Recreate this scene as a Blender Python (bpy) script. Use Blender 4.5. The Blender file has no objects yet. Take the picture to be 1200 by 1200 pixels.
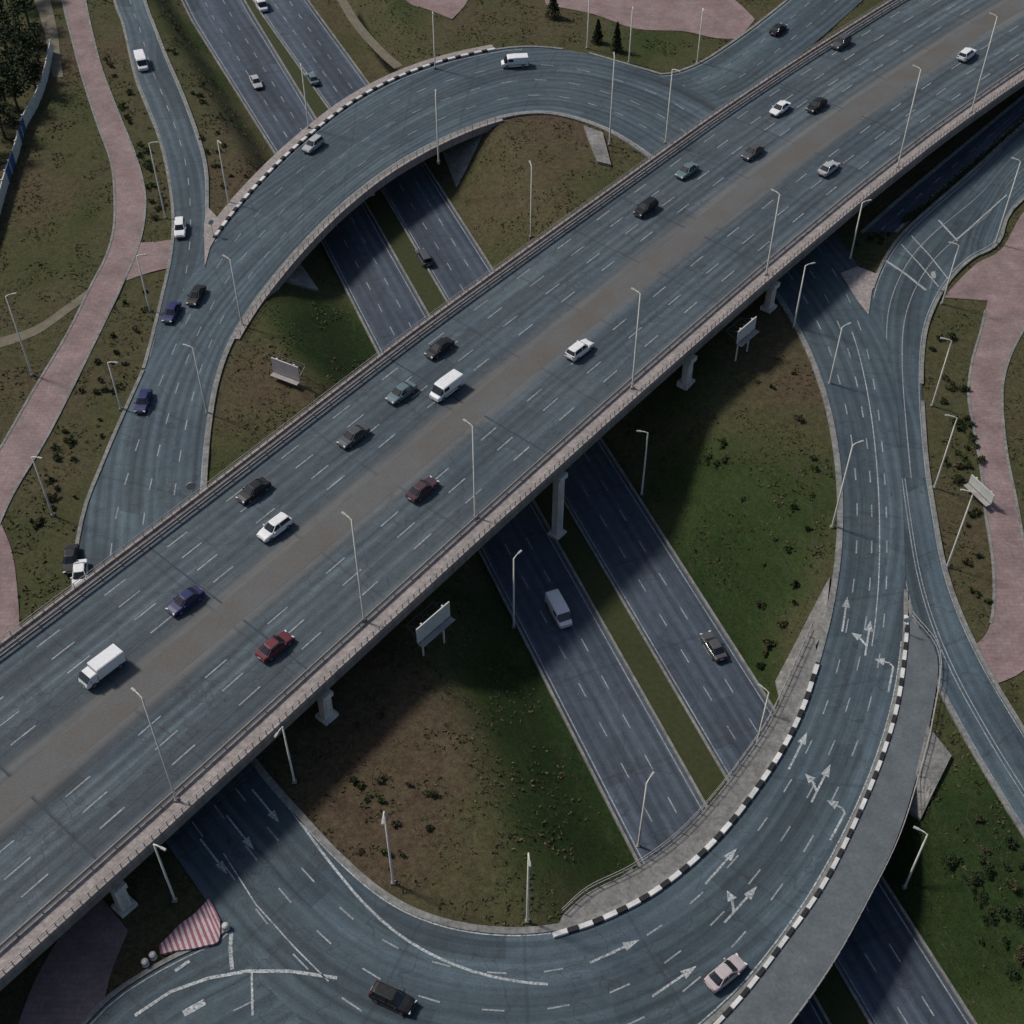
import bpy, bmesh, math, random
import numpy as np
from mathutils import Vector, Matrix
random.seed(7); rng = np.random.default_rng(7)
R = math.radians
C = bpy.context.scene.collection
sc = bpy.context.scene

# ------------------------------------------------------------------ camera, sky, sun
F, TH, H = 1597.0, R(46.8), 130.0
cam = bpy.data.cameras.new('camera'); co = bpy.data.objects.new('camera', cam); C.objects.link(co)
co.location = (0, 0, H); co.rotation_euler = (R(90) - TH, 0, 0)
cam.sensor_fit = 'HORIZONTAL'; cam.angle = 2*math.atan(600/F); cam.clip_start = 1; cam.clip_end = 5000
sc.camera = co
EL, AZ = R(49), R(-64)          # sun to the upper left, shadows fall to the lower right
w = bpy.data.worlds.new('World'); sc.world = w; w.use_nodes = True
nt = w.node_tree; bg = nt.nodes['Background']
sky = nt.nodes.new('ShaderNodeTexSky'); sky.sky_type = 'NISHITA'; sky.sun_disc = False
sky.sun_elevation = EL; sky.sun_rotation = AZ; sky.air_density = 1.0; sky.dust_density = 2.0
nt.links.new(sky.outputs[0], bg.inputs[0]); bg.inputs[1].default_value = 0.055
sd = bpy.data.lights.new('sun', 'SUN'); sd.energy = 2.2; sd.angle = R(7); sd.color = (1, .95, .88)
so = bpy.data.objects.new('sun', sd); C.objects.link(so)
sdir = Vector((math.sin(AZ)*math.cos(EL), math.cos(AZ)*math.cos(EL), math.sin(EL)))
so.rotation_euler = sdir.to_track_quat('Z', 'Y').to_euler(); so.location = (-60, 200, 120)
sc.view_settings.view_transform = 'Standard'; sc.view_settings.look = 'None'
sc.view_settings.exposure = 0.66; sc.view_settings.gamma = 1

# ------------------------------------------------------------------ geometry helpers
CT, ST = math.cos(TH), math.sin(TH)
def ray(px, py):
    u, v = (px-600)/F, (600-py)/F
    return np.array([u, CT + v*ST, -ST + v*CT])
def P(px, py, z=0.0):                       # point of the plane at height z seen along this direction
    d = ray(px, py); t = (z-H)/d[2]
    return np.array([d[0]*t, d[1]*t, z])
def proj(p):
    x, y, z = p[0], p[1], p[2]-H
    dep = y*CT - z*ST; up = y*ST + z*CT
    return 600 + F*x/dep, 600 - F*up/dep
def catmull(pts, n, closed=False):
    pts = [np.array(p, float) for p in pts]
    if closed: q = [pts[-1]] + pts + pts[:2]
    else: q = [2*pts[0]-pts[1]] + pts + [2*pts[-1]-pts[-2]]
    out = []
    m = len(q)-3
    for i in range(m):
        a, b, c, d = q[i:i+4]
        for k in range(n):
            t = k/n
            out.append(.5*(2*b + (c-a)*t + (2*a-5*b+4*c-d)*t*t + (3*b-a-3*c+d)*t**3))
    if not closed: out.append(pts[-1])
    return np.array(out)
def smooth(pts, it=2, closed=False):
    p = np.array(pts, float)
    for _ in range(it):
        if closed: p = .25*np.roll(p, 1, 0) + .5*p + .25*np.roll(p, -1, 0)
        else: p[1:-1] = .25*p[:-2] + .5*p[1:-1] + .25*p[2:]
    return p
def inpoly(xs, ys, poly):
    xs = np.asarray(xs, float); ys = np.asarray(ys, float); c = np.zeros(xs.shape, bool)
    n = len(poly)
    for i in range(n):
        x1, y1 = poly[i][:2]; x2, y2 = poly[(i+1) % n][:2]
        if y1 == y2: continue
        k = ((y1 > ys) != (y2 > ys)) & (xs < (x2-x1)*(ys-y1)/(y2-y1) + x1)
        c ^= k
    return c

class MB:
    def __init__(s): s.v, s.f, s.m, s.uv = [], [], [], []
    def poly(s, pts, m=0):
        b = len(s.v); s.v += [tuple(map(float, p)) for p in pts]; s.f.append(tuple(range(b, b+len(pts)))); s.m.append(m)
    def box(s, c, size, rot=0.0, m=0, taper=1.0, tilt=None):
        hx, hy, hz = size[0]/2, size[1]/2, size[2]/2; b = len(s.v)
        M = Matrix.Rotation(rot, 3, 'Z')
        if tilt is not None: M = M @ tilt
        for z in (-1, 1):
            k = taper if z > 0 else 1
            for x, y in ((-1, -1), (1, -1), (1, 1), (-1, 1)):
                p = M @ Vector((x*hx*k, y*hy*k, z*hz)); s.v.append((c[0]+p.x, c[1]+p.y, c[2]+p.z))
        for q in ((3, 2, 1, 0), (4, 5, 6, 7), (0, 1, 5, 4), (1, 2, 6, 5), (2, 3, 7, 6), (3, 0, 4, 7)):
            s.f.append(tuple(b+i for i in q)); s.m.append(m)
    def tube(s, path, rad, n=8, m=0):
        path = [Vector(p) for p in path]
        if not isinstance(rad, (list, tuple)): rad = [rad]*len(path)
        b = len(s.v)
        for i, p in enumerate(path):
            t = (path[min(i+1, len(path)-1)] - path[max(i-1, 0)]).normalized()
            a = t.cross(Vector((0, 0, 1)) if abs(t.z) < .9 else Vector((1, 0, 0))).normalized(); c = t.cross(a)
            for k in range(n):
                g = 2*math.pi*k/n; q = p + (a*math.cos(g) + c*math.sin(g))*rad[i]; s.v.append(tuple(q))
        for i in range(len(path)-1):
            for k in range(n):
                s.f.append((b+i*n+k, b+i*n+(k+1) % n, b+(i+1)*n+(k+1) % n, b+(i+1)*n+k)); s.m.append(m)
        s.f.append(tuple(b+k for k in range(n))[::-1]); s.m.append(m)
        e = b+(len(path)-1)*n; s.f.append(tuple(e+k for k in range(n))); s.m.append(m)
    def loft(s, loops, m=0, cap=True):
        n = len(loops[0]); b = len(s.v)
        for L in loops: s.v += [tuple(map(float, p)) for p in L]
        for i in range(len(loops)-1):
            for k in range(n):
                s.f.append((b+i*n+k, b+i*n+(k+1) % n, b+(i+1)*n+(k+1) % n, b+(i+1)*n+k)); s.m.append(m)
        if cap:
            s.f.append(tuple(b+k for k in range(n))[::-1]); s.m.append(m)
            e = b+(len(loops)-1)*n; s.f.append(tuple(e+k for k in range(n))); s.m.append(m)
    def build(s, name, mats, parent=None, smooth=False, fix=True):
        me = bpy.data.meshes.new(name); me.from_pydata(s.v, [], s.f)
        if not isinstance(mats, (list, tuple)): mats = [mats]
        for x in mats: me.materials.append(x)
        me.polygons.foreach_set('material_index', s.m)
        if s.uv:
            l = me.uv_layers.new(name='UVMap')
            for lp in me.loops: l.data[lp.index].uv = s.uv[lp.vertex_index]
        if fix:
            bm = bmesh.new(); bm.from_mesh(me); bmesh.ops.recalc_face_normals(bm, faces=bm.faces); bm.to_mesh(me); bm.free()
        if smooth: me.polygons.foreach_set('use_smooth', [True]*len(me.polygons))
        o = bpy.data.objects.new(name, me); C.objects.link(o)
        if parent is not None: o.parent = parent
        return o
def tag(o, label=None, cat=None, group=None, kind=None):
    if label: o['label'] = label
    if cat: o['category'] = cat
    if group: o['group'] = group
    if kind: o['kind'] = kind
    return o
def thing(name, loc, rz, label, cat, group=None):
    o = bpy.data.objects.new(name, None); C.objects.link(o); o.empty_display_size = .5
    o.location = tuple(map(float, loc)); o.rotation_euler = (0, 0, rz)
    return tag(o, label, cat, group)

# ------------------------------------------------------------------ materials
def mat(name):
    m = bpy.data.materials.new(name); m.use_nodes = True
    return m, m.node_tree.nodes, m.node_tree.links, m.node_tree.nodes['Principled BSDF']
def mapped(N, L, src, scale):
    mp = N.new('ShaderNodeMapping'); mp.inputs['Scale'].default_value = scale; L.new(src, mp.inputs[0]); return mp.outputs[0]
def noise(N, L, vec, scale, detail=4, rough=.6):
    n = N.new('ShaderNodeTexNoise'); n.inputs['Scale'].default_value = scale; n.inputs['Detail'].default_value = detail
    n.inputs['Roughness'].default_value = rough; L.new(vec, n.inputs['Vector']); return n.outputs['Fac']
def ramp(N, L, fac, stops):
    r = N.new('ShaderNodeValToRGB'); e = r.color_ramp.elements
    while len(e) < len(stops): e.new(.5)
    for i, (p, c) in enumerate(stops):
        e[i].position = p; e[i].color = (*c, 1) if len(c) == 3 else c
    L.new(fac, r.inputs[0]); return r.outputs[0]
def mixc(N, L, fac, a, b, mode='MIX'):
    x = N.new('ShaderNodeMix'); x.data_type = 'RGBA'; x.blend_type = mode
    if hasattr(fac, 'links'): L.new(fac, x.inputs[0])
    else: x.inputs[0].default_value = fac
    for v, i in ((a, 6), (b, 7)):
        if hasattr(v, 'links'): L.new(v, x.inputs[i])
        else: x.inputs[i].default_value = (*v, 1)
    return x.outputs[2]
def bump(N, L, h, bs, strength=.3, dist=.05):
    b = N.new('ShaderNodeBump'); b.inputs['Strength'].default_value = strength; b.inputs['Distance'].default_value = dist
    L.new(h, b.inputs['Height']); L.new(b.outputs[0], bs.inputs['Normal'])
def grey(v): return (v, v, v)
def asphalt(name, base, streak=.5, lane=3.0, dust=()):
    m, N, L, bs = mat(name)
    uv = N.new('ShaderNodeUVMap').outputs[0]; geo = N.new('ShaderNodeNewGeometry').outputs['Position']
    s1 = noise(N, L, mapped(N, L, uv, (1.1, .02, 1)), 1, 5, .65)          # long wheel streaks
    s2 = noise(N, L, mapped(N, L, uv, (.28, .012, 1)), 1, 3)
    pt = noise(N, L, geo, .06, 4); fine = noise(N, L, geo, 5, 3, .8); mid = noise(N, L, geo, .7, 4, .7)
    c = mixc(N, L, ramp(N, L, s1, [(.3, grey(0)), (.7, grey(1))]), tuple(x*(1-.30*streak) for x in base), tuple(x*(1+.42*streak) for x in base))
    c = mixc(N, L, .7, c, ramp(N, L, s2, [(.3, grey(.62)), (.7, grey(1.3))]), 'MULTIPLY')
    c = mixc(N, L, .8, c, ramp(N, L, pt, [(.3, (.78, .8, .85)), (.7, (1.2, 1.16, 1.1))]), 'MULTIPLY')
    c = mixc(N, L, .7, c, ramp(N, L, mid, [(.3, grey(.75)), (.72, grey(1.25))]), 'MULTIPLY')
    c = mixc(N, L, .8, c, ramp(N, L, fine, [(.25, grey(.6)), (.75, grey(1.4))]), 'MULTIPLY')
    # darker wheel tracks, two per lane
    wt = N.new('ShaderNodeTexWave'); wt.wave_type = 'BANDS'; wt.bands_direction = 'X'; wt.inputs['Scale'].default_value = .314/(lane/2)
    wt.inputs['Distortion'].default_value = 1.0; wt.inputs['Detail'].default_value = 2; wt.inputs['Detail Scale'].default_value = .3
    L.new(mapped(N, L, uv, (1, .06, 1)), wt.inputs[0])
    c = mixc(N, L, .55, c, ramp(N, L, wt.outputs['Fac'], [(.15, grey(.74)), (.8, grey(1.16))]), 'MULTIPLY')
    # resurfaced rectangles
    br = N.new('ShaderNodeTexBrick'); br.inputs['Scale'].default_value = 1; br.inputs['Brick Width'].default_value = 17; br.inputs['Row Height'].default_value = lane
    br.inputs['Mortar Size'].default_value = .012; br.offset = .37; br.inputs['Color1'].default_value = (0, 0, 0, 1); br.inputs['Color2'].default_value = (1, 1, 1, 1); br.inputs['Mortar'].default_value = (.4, .4, .4, 1)
    sw = N.new('ShaderNodeMapping'); sw.inputs['Rotation'].default_value = (0, 0, math.pi/2); L.new(uv, sw.inputs[0]); L.new(sw.outputs[0], br.inputs['Vector'])
    c = mixc(N, L, 1.0, c, ramp(N, L, br.outputs['Color'], [(0, grey(.78)), (.16, grey(.84)), (.2, grey(1)), (.8, grey(1)), (.86, grey(1.13)), (1, grey(1.17))]), 'MULTIPLY')
    # sealed cracks and oil drips
    vo = N.new('ShaderNodeTexVoronoi'); vo.feature = 'DISTANCE_TO_EDGE'; vo.inputs['Scale'].default_value = .11
    wob = N.new('ShaderNodeVectorMath'); wob.operation = 'ADD'; nz = N.new('ShaderNodeTexNoise'); nz.inputs['Scale'].default_value = .35; L.new(geo, nz.inputs['Vector'])
    sc3 = N.new('ShaderNodeVectorMath'); sc3.operation = 'SCALE'; sc3.inputs['Scale'].default_value = 5; L.new(nz.outputs['Color'], sc3.inputs[0])
    L.new(geo, wob.inputs[0]); L.new(sc3.outputs[0], wob.inputs[1]); L.new(wob.outputs[0], vo.inputs['Vector'])
    c = mixc(N, L, ramp(N, L, vo.outputs['Distance'], [(0, grey(.5)), (.012, grey(0))]), c, (.022, .023, .025))
    oil = noise(N, L, mapped(N, L, uv, (.9, .12, 1)), .9, 4, .7)
    c = mixc(N, L, ramp(N, L, oil, [(.60, grey(0)), (.72, grey(.55))]), c, (.024, .026, .030))
    dn = noise(N, L, mapped(N, L, uv, (.5, .05, 1)), 1, 4, .7)
    for u0, u1, amt in dust:
        sx = N.new('ShaderNodeSeparateXYZ'); L.new(uv, sx.inputs[0]); mr = N.new('ShaderNodeMapRange'); mr.interpolation_type = 'SMOOTHSTEP'
        mr.inputs[1].default_value = u0; mr.inputs[2].default_value = u1; L.new(sx.outputs[0], mr.inputs[0])
        mu = N.new('ShaderNodeMath'); mu.operation = 'MULTIPLY'; L.new(mr.outputs[0], mu.inputs[0]); L.new(ramp(N, L, dn, [(.25, grey(.25*amt)), (.7, grey(amt))]), mu.inputs[1])
        c = mixc(N, L, mu.outputs[0], c, (.145, .130, .112))
    # cross joints and narrow tar cracks
    w = N.new('ShaderNodeTexWave'); w.wave_type = 'BANDS'; w.bands_direction = 'Y'; w.inputs['Scale'].default_value = .022
    w.inputs['Distortion'].default_value = 1.2; w.inputs['Detail'].default_value = 3; L.new(uv, w.inputs[0])
    c = mixc(N, L, ramp(N, L, w.outputs['Fac'], [(.0, grey(.3)), (.003, grey(0))]), c, (.02, .021, .023))
    L.new(c, bs.inputs['Base Color']); bs.inputs['Roughness'].default_value = .82; bs.inputs['Specular IOR Level'].default_value = .3
    bump(N, L, fine, bs, .25, .03); return m
def rough(name, base, var=.25, scale=.5, tint=None, r=.85, spec=.3, fs=4.0):
    m, N, L, bs = mat(name); geo = N.new('ShaderNodeNewGeometry').outputs['Position']
    a = noise(N, L, geo, scale, 5, .65); f = noise(N, L, geo, fs, 4, .7)
    c = mixc(N, L, ramp(N, L, a, [(.3, grey(0)), (.7, grey(1))]), tuple(x*(1-var) for x in base), tint or tuple(x*(1+var) for x in base))
    c = mixc(N, L, .8, c, ramp(N, L, f, [(.3, grey(.8)), (.7, grey(1.2))]), 'MULTIPLY')
    if 'concrete' in name:
        st = noise(N, L, mapped(N, L, geo, (1.6, 1.6, .12)), 1, 5, .7)
        c = mixc(N, L, .85, c, ramp(N, L, st, [(.32, grey(.6)), (.6, grey(1.1))]), 'MULTIPLY')
    if 'paving' in name:
        bk = N.new('ShaderNodeTexBrick'); bk.inputs['Scale'].default_value = 1; bk.inputs['Brick Width'].default_value = 1.2; bk.inputs['Row Height'].default_value = .6; bk.inputs['Mortar Size'].default_value = .04
        bk.inputs['Color1'].default_value = (.86, .86, .86, 1); bk.inputs['Color2'].default_value = (1.08, 1.08, 1.08, 1); bk.inputs['Mortar'].default_value = (.62, .62, .62, 1); L.new(geo, bk.inputs['Vector'])
        c = mixc(N, L, .5, c, bk.outputs['Color'], 'MULTIPLY')
        bl = noise(N, L, geo, .18, 6, .75)
        c = mixc(N, L, .9, c, ramp(N, L, bl, [(.35, grey(.68)), (.65, grey(1.15))]), 'MULTIPLY')
    L.new(c, bs.inputs['Base Color']); bs.inputs['Roughness'].default_value = r; bs.inputs['Specular IOR Level'].default_value = spec
    bump(N, L, f, bs, .2, .03); return m
def paint(name, base, r=.35, spec=.5, coat=0., metal=0.):
    m, N, L, bs = mat(name); geo = N.new('ShaderNodeTexCoord').outputs['Object']
    f = noise(N, L, geo, 2.5, 4)
    c = mixc(N, L, ramp(N, L, f, [(.3, grey(0)), (.8, grey(1))]), base, tuple(min(1, x*.8+.015) for x in base))
    L.new(c, bs.inputs['Base Color']); bs.inputs['Roughness'].default_value = r; bs.inputs['Specular IOR Level'].default_value = spec
    bs.inputs['Coat Weight'].default_value = coat; bs.inputs['Metallic'].default_value = metal; return m
def worn(name, base, keep=.5):                       # road paint with chips showing the asphalt
    m, N, L, bs = mat(name); geo = N.new('ShaderNodeNewGeometry').outputs['Position']
    f = noise(N, L, geo, 3.5, 5, .8); g = noise(N, L, geo, .25, 3)
    c = mixc(N, L, ramp(N, L, f, [(keep-.12, grey(1)), (keep+.12, grey(0))]), base, (.085, .095, .105))
    c = mixc(N, L, .8, c, ramp(N, L, g, [(.3, grey(.6)), (.7, grey(1.1))]), 'MULTIPLY')
    L.new(c, bs.inputs['Base Color']); bs.inputs['Roughness'].default_value = .7; return m
def foliage(name, a, b):
    m, N, L, bs = mat(name); geo = N.new('ShaderNodeNewGeometry').outputs['Position']
    f = noise(N, L, geo, 1.6, 3)
    c = mixc(N, L, ramp(N, L, f, [(.35, grey(0)), (.65, grey(1))]), a, b)
    L.new(c, bs.inputs['Base Color']); bs.inputs['Roughness'].default_value = .8; bs.inputs['Specular IOR Level'].default_value = .15; return m

M = {}
M['deck_near'] = asphalt('viaduct_near_asphalt', (.055, .073, .086), .95, 2.95, ((9.4, 11.9, .75), (1.6, .0, .45)))
M['deck_far'] = asphalt('viaduct_far_asphalt', (.055, .073, .086), .95, 3.0, ((2.6, .2, .75), (13.2, 14.4, .4)))
M['ring_asphalt'] = asphalt('roundabout_asphalt', (.049, .070, .085), .85)
M['low_asphalt'] = asphalt('underpass_asphalt', (.046, .061, .082), .9)
M['concrete'] = rough('concrete', (.20, .185, .17), .25, .35)
M['kerbside'] = rough('walkway_concrete', (.25, .222, .208), .18, .5, (.30, .26, .245))
M['bridge_walk'] = rough('bridge_walk_concrete', (.16, .155, .145), .2, .5)
M['bridge_path'] = rough('bridge_path_surface', (.088, .100, .108), .2, .4, fs=3)
M['kerb'] = rough('kerb_concrete', (.17, .17, .16), .3, .4)
M['median'] = rough('median_dust', (.165, .146, .124), .45, .15, (.10, .104, .106))
M['pier'] = rough('pier_concrete', (.50, .47, .43), .15, .5)
M['soffit'] = rough('soffit_concrete', (.17, .16, .15), .2, .4)
M['paving'] = rough('slope_paving_concrete', (.19, .185, .175), .25, .5)
M['pink'] = rough('pink_paving', (.235, .152, .152), .16, .3, (.22, .17, .16), fs=2)
M['trail'] = rough('trodden_earth', (.12, .105, .075), .25, .6)
M['white'] = worn('white_road_paint', (.50, .53, .53), .50)
M['faded'] = worn('faded_road_paint', (.30, .33, .34), .47)
M['block_white'] = worn('white_kerb_paint', (.58, .57, .54), .34)
M['pale_stripe'] = worn('pale_stripe_paint', (.46, .38, .39), .38)
M['block_black'] = rough('black_kerb_paint', (.02, .02, .022), .2, 1)
M['red'] = worn('red_paint', (.26, .07, .10), .40)
M['pole'] = rough('galvanised_pole', (.55, .53, .46), .15, .8, r=.6)
M['rail'] = rough('railing_paint', (.27, .25, .24), .15, .8, r=.6)
M['steel'] = paint('dark_steel', (.055, .057, .06), .5)
M['panel'] = rough('sign_panel_back', (.46, .47, .44), .12, .6, r=.5)
M['panel_pink'] = rough('sign_panel_pale', (.48, .43, .42), .12, .6, r=.5)
M['blue'] = paint('blue_panel', (.03, .08, .22), .5)
M['glass'] = paint('car_glass', (.006, .008, .011), .06, .6)
M['tyre'] = paint('tyre_rubber', (.012, .012, .012), .8)
M['alloy'] = paint('alloy', (.35, .35, .36), .3, metal=.7)
M['lamp'] = paint('headlamp_glass', (.62, .64, .66), .12)
M['tail'] = paint('tail_lamp', (.22, .012, .012), .25)
M['head'] = paint('lamp_head_grey', (.33, .33, .31), .45)
M['bark'] = rough('bark', (.06, .045, .035), .3, 3)
M['dark_leaf'] = foliage('dark_leaves', (.012, .022, .010), (.028, .042, .016))
M['leaf'] = foliage('shrub_leaves', (.020, .034, .010), (.045, .058, .020))
M['leaf_olive'] = foliage('olive_leaves', (.034, .040, .014), (.062, .062, .026))
M['leaf_dry'] = foliage('dry_leaves', (.050, .040, .022), (.075, .062, .035))
M['conifer'] = foliage('conifer_needles', (.012, .020, .010), (.028, .034, .014))

# ------------------------------------------------------------------ terrain height: a cutting for the underpass road
A0 = np.array([-21., 195.]); A1 = np.array([19.4, 93.5]); TD = (A1-A0)/np.linalg.norm(A1-A0); TN = np.array([-TD[1], TD[0]])
ring_in_px = [(300,900),(345,945),(400,1012),(450,1052),(500,1078),(560,1092),(640,1094),(700,1078),(760,1048),(810,1010),(850,970),(885,925),(915,880),(940,830),(960,770),(977,700),(985,640),(986,570),(978,500),(960,440),(940,390),(905,335),(850,265),(765,180),(720,155),(675,138),(635,128),(590,135),(530,155),(450,198),(400,240),(350,290),(318,328),(288,370),(265,405),(252,450),(243,500),(240,560),(235,640),(240,740),(258,820),(278,865)]
ring_out_px = [(195,985),(240,1050),(275,1110),(330,1180),(410,1250),(520,1290),(660,1295),(780,1250),(865,1172),(920,1100),(965,1035),(1005,955),(1035,880),(1052,820),(1062,750),(1062,690),(1060,640),(1058,580),(1055,520),(1050,455),(1040,390),(1020,330),(970,250),(880,150),(815,98),(735,78),(680,58),(610,48),(550,66),(480,80),(420,112),(350,165),(290,228),(248,278),(215,340),(182,400),(152,470),(120,540),(95,605),(70,700),(110,850),(150,930)]
RI = catmull(smooth([P(*p)[:2] for p in ring_in_px], 1, True), 4, True)
RO = catmull(smooth([P(*p)[:2] for p in ring_out_px], 1, True), 4, True)
RMID = (RI+RO)/2
def terrain(x, y):
    x = np.asarray(x, float); y = np.asarray(y, float)
    a = np.abs((x-A0[0])*TN[0] + (y-A0[1])*TN[1])
    al = (x-A0[0])*TD[0] + (y-A0[1])*TD[1]
    fl = 13.0 + np.clip((-al-25)/60, 0, 1)*3.5
    wdt = np.where(inpoly(x, y, RMID), 13.0, 6.5)
    k = np.clip((a-fl)/wdt, 0, 1); k = k*k*(3-2*k)*.45 + k*.55
    return -7.12 + k*6.97
def drape(px, py):
    d = ray(px, py); t0, t1 = (3-H)/d[2], (-8-H)/d[2]
    t = np.linspace(t0, t1, 240); q = np.array([0, 0, H])[None, :] + t[:, None]*d[None, :]
    hit = np.nonzero(q[:, 2] <= terrain(q[:, 0], q[:, 1]))[0]
    return q[hit[0] if len(hit) else -1]

covers = []                                   # outlines of everything paved, to keep grass and shrubs off it
class Strip: pass
def strip(name, Lp, Rp, z, m, n=4, parent=None, thick=0, kind='structure', closed=False, cover=True, smooth_it=0, cross=6, mside=None):
    L_ = Lp if isinstance(Lp, np.ndarray) else catmull(smooth(Lp, smooth_it, closed), n, closed)
    R_ = Rp if isinstance(Rp, np.ndarray) else catmull(smooth(Rp, smooth_it, closed), n, closed)
    L_, R_ = L_[:, :2], R_[:, :2]
    mid = (L_+R_)/2; dl = np.r_[0, np.cumsum(np.linalg.norm(np.diff(mid, axis=0), axis=1))]
    b = MB(); nn = len(L_); zf = z if callable(z) else (lambda p: z)
    for i in range(nn):
        wdt = np.linalg.norm(R_[i]-L_[i])
        for k in range(cross+1):
            p = L_[i] + (R_[i]-L_[i])*k/cross
            b.v.append((p[0], p[1], zf(p))); b.uv.append((wdt*(k/cross), dl[i]))
    W = cross+1
    for i in range(nn if closed else nn-1):
        j = (i+1) % nn
        for k in range(cross):
            b.f.append((i*W+k, j*W+k, j*W+k+1, i*W+k+1)); b.m.append(0)
    if thick:
        base = len(b.v)
        for i in range(nn):
            for p in (L_[i], R_[i]): b.v.append((p[0], p[1], zf(p)-thick)); b.uv.append((0, dl[i]))
        for i in range(nn if closed else nn-1):
            j = (i+1) % nn
            b.f.append((i*W, base+2*i, base+2*j, j*W)); b.m.append(1)
            b.f.append((i*W+cross, j*W+cross, base+2*j+1, base+2*i+1)); b.m.append(1)
            b.f.append((base+2*i, base+2*i+1, base+2*j+1, base+2*j)); b.m.append(1)
        if not closed:
            for i in (0, nn-1): b.f.append((*[i*W+k for k in range(W)], base+2*i+1, base+2*i)); b.m.append(1)
    o = b.build(name, [m, mside or m], parent, smooth=False)
    if kind and parent is None: o['kind'] = kind
    if cover: covers.append(np.vstack([L_, R_[::-1]]) if not closed else (L_, R_))
    s = Strip(); s.o, s.L, s.R, s.dl, s.z, s.closed = o, L_, R_, dl, zf, closed
    s.tot = dl[-1]
    def at(d, u):                              # d metres along, u 0..1 across
        i = min(max(np.searchsorted(dl, d)-1, 0), nn-2); t = (d-dl[i])/max(1e-6, dl[i+1]-dl[i])
        l = L_[i]+(L_[i+1]-L_[i])*t; r = R_[i]+(R_[i+1]-R_[i])*t
        p = l+(r-l)*u; return np.array([p[0], p[1], zf(p)])
    s.at = at
    return s
def line(b, s, d0, d1, u, wd=.16, dash=None, dz=.008, step=2.0):
    """painted line along a strip at fraction u; dash = (on, off)"""
    segs = []
    if dash:
        d = d0
        while d < d1: segs.append((d, min(d+dash[0], d1))); d += sum(dash)
    else: segs = [(d0, d1)]
    for a, e in segs:
        k = max(1, int((e-a)/step)); prev = None
        for i in range(k+1):
            d = a+(e-a)*i/k; uu = u(d) if callable(u) else u
            p = s.at(d, uu); q = s.at(d, uu+.01); nrm = (q-p)[:2]; nrm /= np.linalg.norm(nrm)+1e-9
            cur = [(p[0]-nrm[0]*wd/2, p[1]-nrm[1]*wd/2, p[2]+dz), (p[0]+nrm[0]*wd/2, p[1]+nrm[1]*wd/2, p[2]+dz)]
            if prev: b.poly([prev[0], cur[0], cur[1], prev[1]])
            prev = cur
def kerb_run(b, pts, wd, ht, z, side=0, m=0):
    """raised kerb along a world polyline; side shifts it sideways"""
    pts = np.array(pts)[:, :2]; loops = []
    for i in range(len(pts)):
        t = pts[min(i+1, len(pts)-1)]-pts[max(i-1, 0)]; t = t/(np.linalg.norm(t)+1e-9); nr = np.array([-t[1], t[0]])
        c = pts[i]+nr*side; zz = z if not callable(z) else z(pts[i])
        a, e = c-nr*wd/2, c+nr*wd/2
        loops.append([(a[0], a[1], zz-.2), (a[0], a[1], zz+ht), (e[0], e[1], zz+ht), (e[0], e[1], zz-.2)])
    b.loft(loops, m)
def offs(pts, d):
    pts = np.array(pts)[:, :2]; out = []
    for i in range(len(pts)):
        t = pts[min(i+1, len(pts)-1)]-pts[max(i-1, 0)]; t = t/(np.linalg.norm(t)+1e-9); out.append(pts[i]+np.array([-t[1], t[0]])*d)
    return np.array(out)
PX = lambda L, z=0: [P(*p, z)[:2] for p in L]

# ------------------------------------------------------------------ roads at ground level
slab_side = M['soffit']
ring = strip('roundabout_road', RI, RO, 0.0, M['ring_asphalt'], closed=True, thick=1.25, cross=10, mside=slab_side)
ZS = -.03
slipA = strip('slip_road', PX([(112,-90),(134,0),(144,28),(158,88),(170,120),(186,160),(197,205),(203,255),(200,300),(188,355),(177,400),(166,440)]), PX([(146,-90),(170,0),(180,28),(195,66),(214,110),(233,162),(242,200),(243,245),(243,285),(240,330),(236,380),(232,430)]), ZS, M['ring_asphalt'], 5)
slipB = strip('slip_road', PX([(690,62),(735,79),(775,87),(815,76),(860,48),(900,18),(940,-15),(1000,-70)]), PX([(760,160),(800,150),(835,132),(872,112),(912,84),(955,50),(1000,10),(1065,-50)]), ZS, M['ring_asphalt'], 5)
slipC = strip('slip_road', PX([(1290,70),(1196,148),(1140,200),(1076,256),(1045,290),(1025,330),(1018,370),(1022,420),(1030,500),(1035,560)]), PX([(1340,150),(1200,232),(1170,284),(1140,302),(1118,322),(1098,352),(1084,392),(1080,450),(1083,510),(1088,560)]), ZS, M['ring_asphalt'], 5)
slipD = strip('slip_road', PX([(1030,480),(1040,560),(1048,620),(1058,680),(1074,740),(1098,800),(1135,870),(1180,945),(1240,1040)]), PX([(1081,470),(1086,540),(1095,600),(1106,660),(1124,715),(1152,775),(1187,835),(1225,895),(1290,985)]), ZS-.012, M['ring_asphalt'], 5)
slipE = strip('slip_road', PX([(285,1062),(262,1090),(235,1106),(200,1123),(165,1143),(130,1167),(95,1203),(60,1255)]), PX([(420,1180),(400,1215),(370,1240),(330,1260),(290,1280),(250,1300),(215,1320),(180,1350)]), ZS, M['ring_asphalt'], 5)
sideR = strip('service_road', PX([(1010,272),(1060,228),(1130,170),(1200,112),(1280,48)]), PX([(1050,272),(1085,238),(1140,190),(1200,138),(1290,66)]), ZS-.02, M['low_asphalt'], 5)
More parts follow.
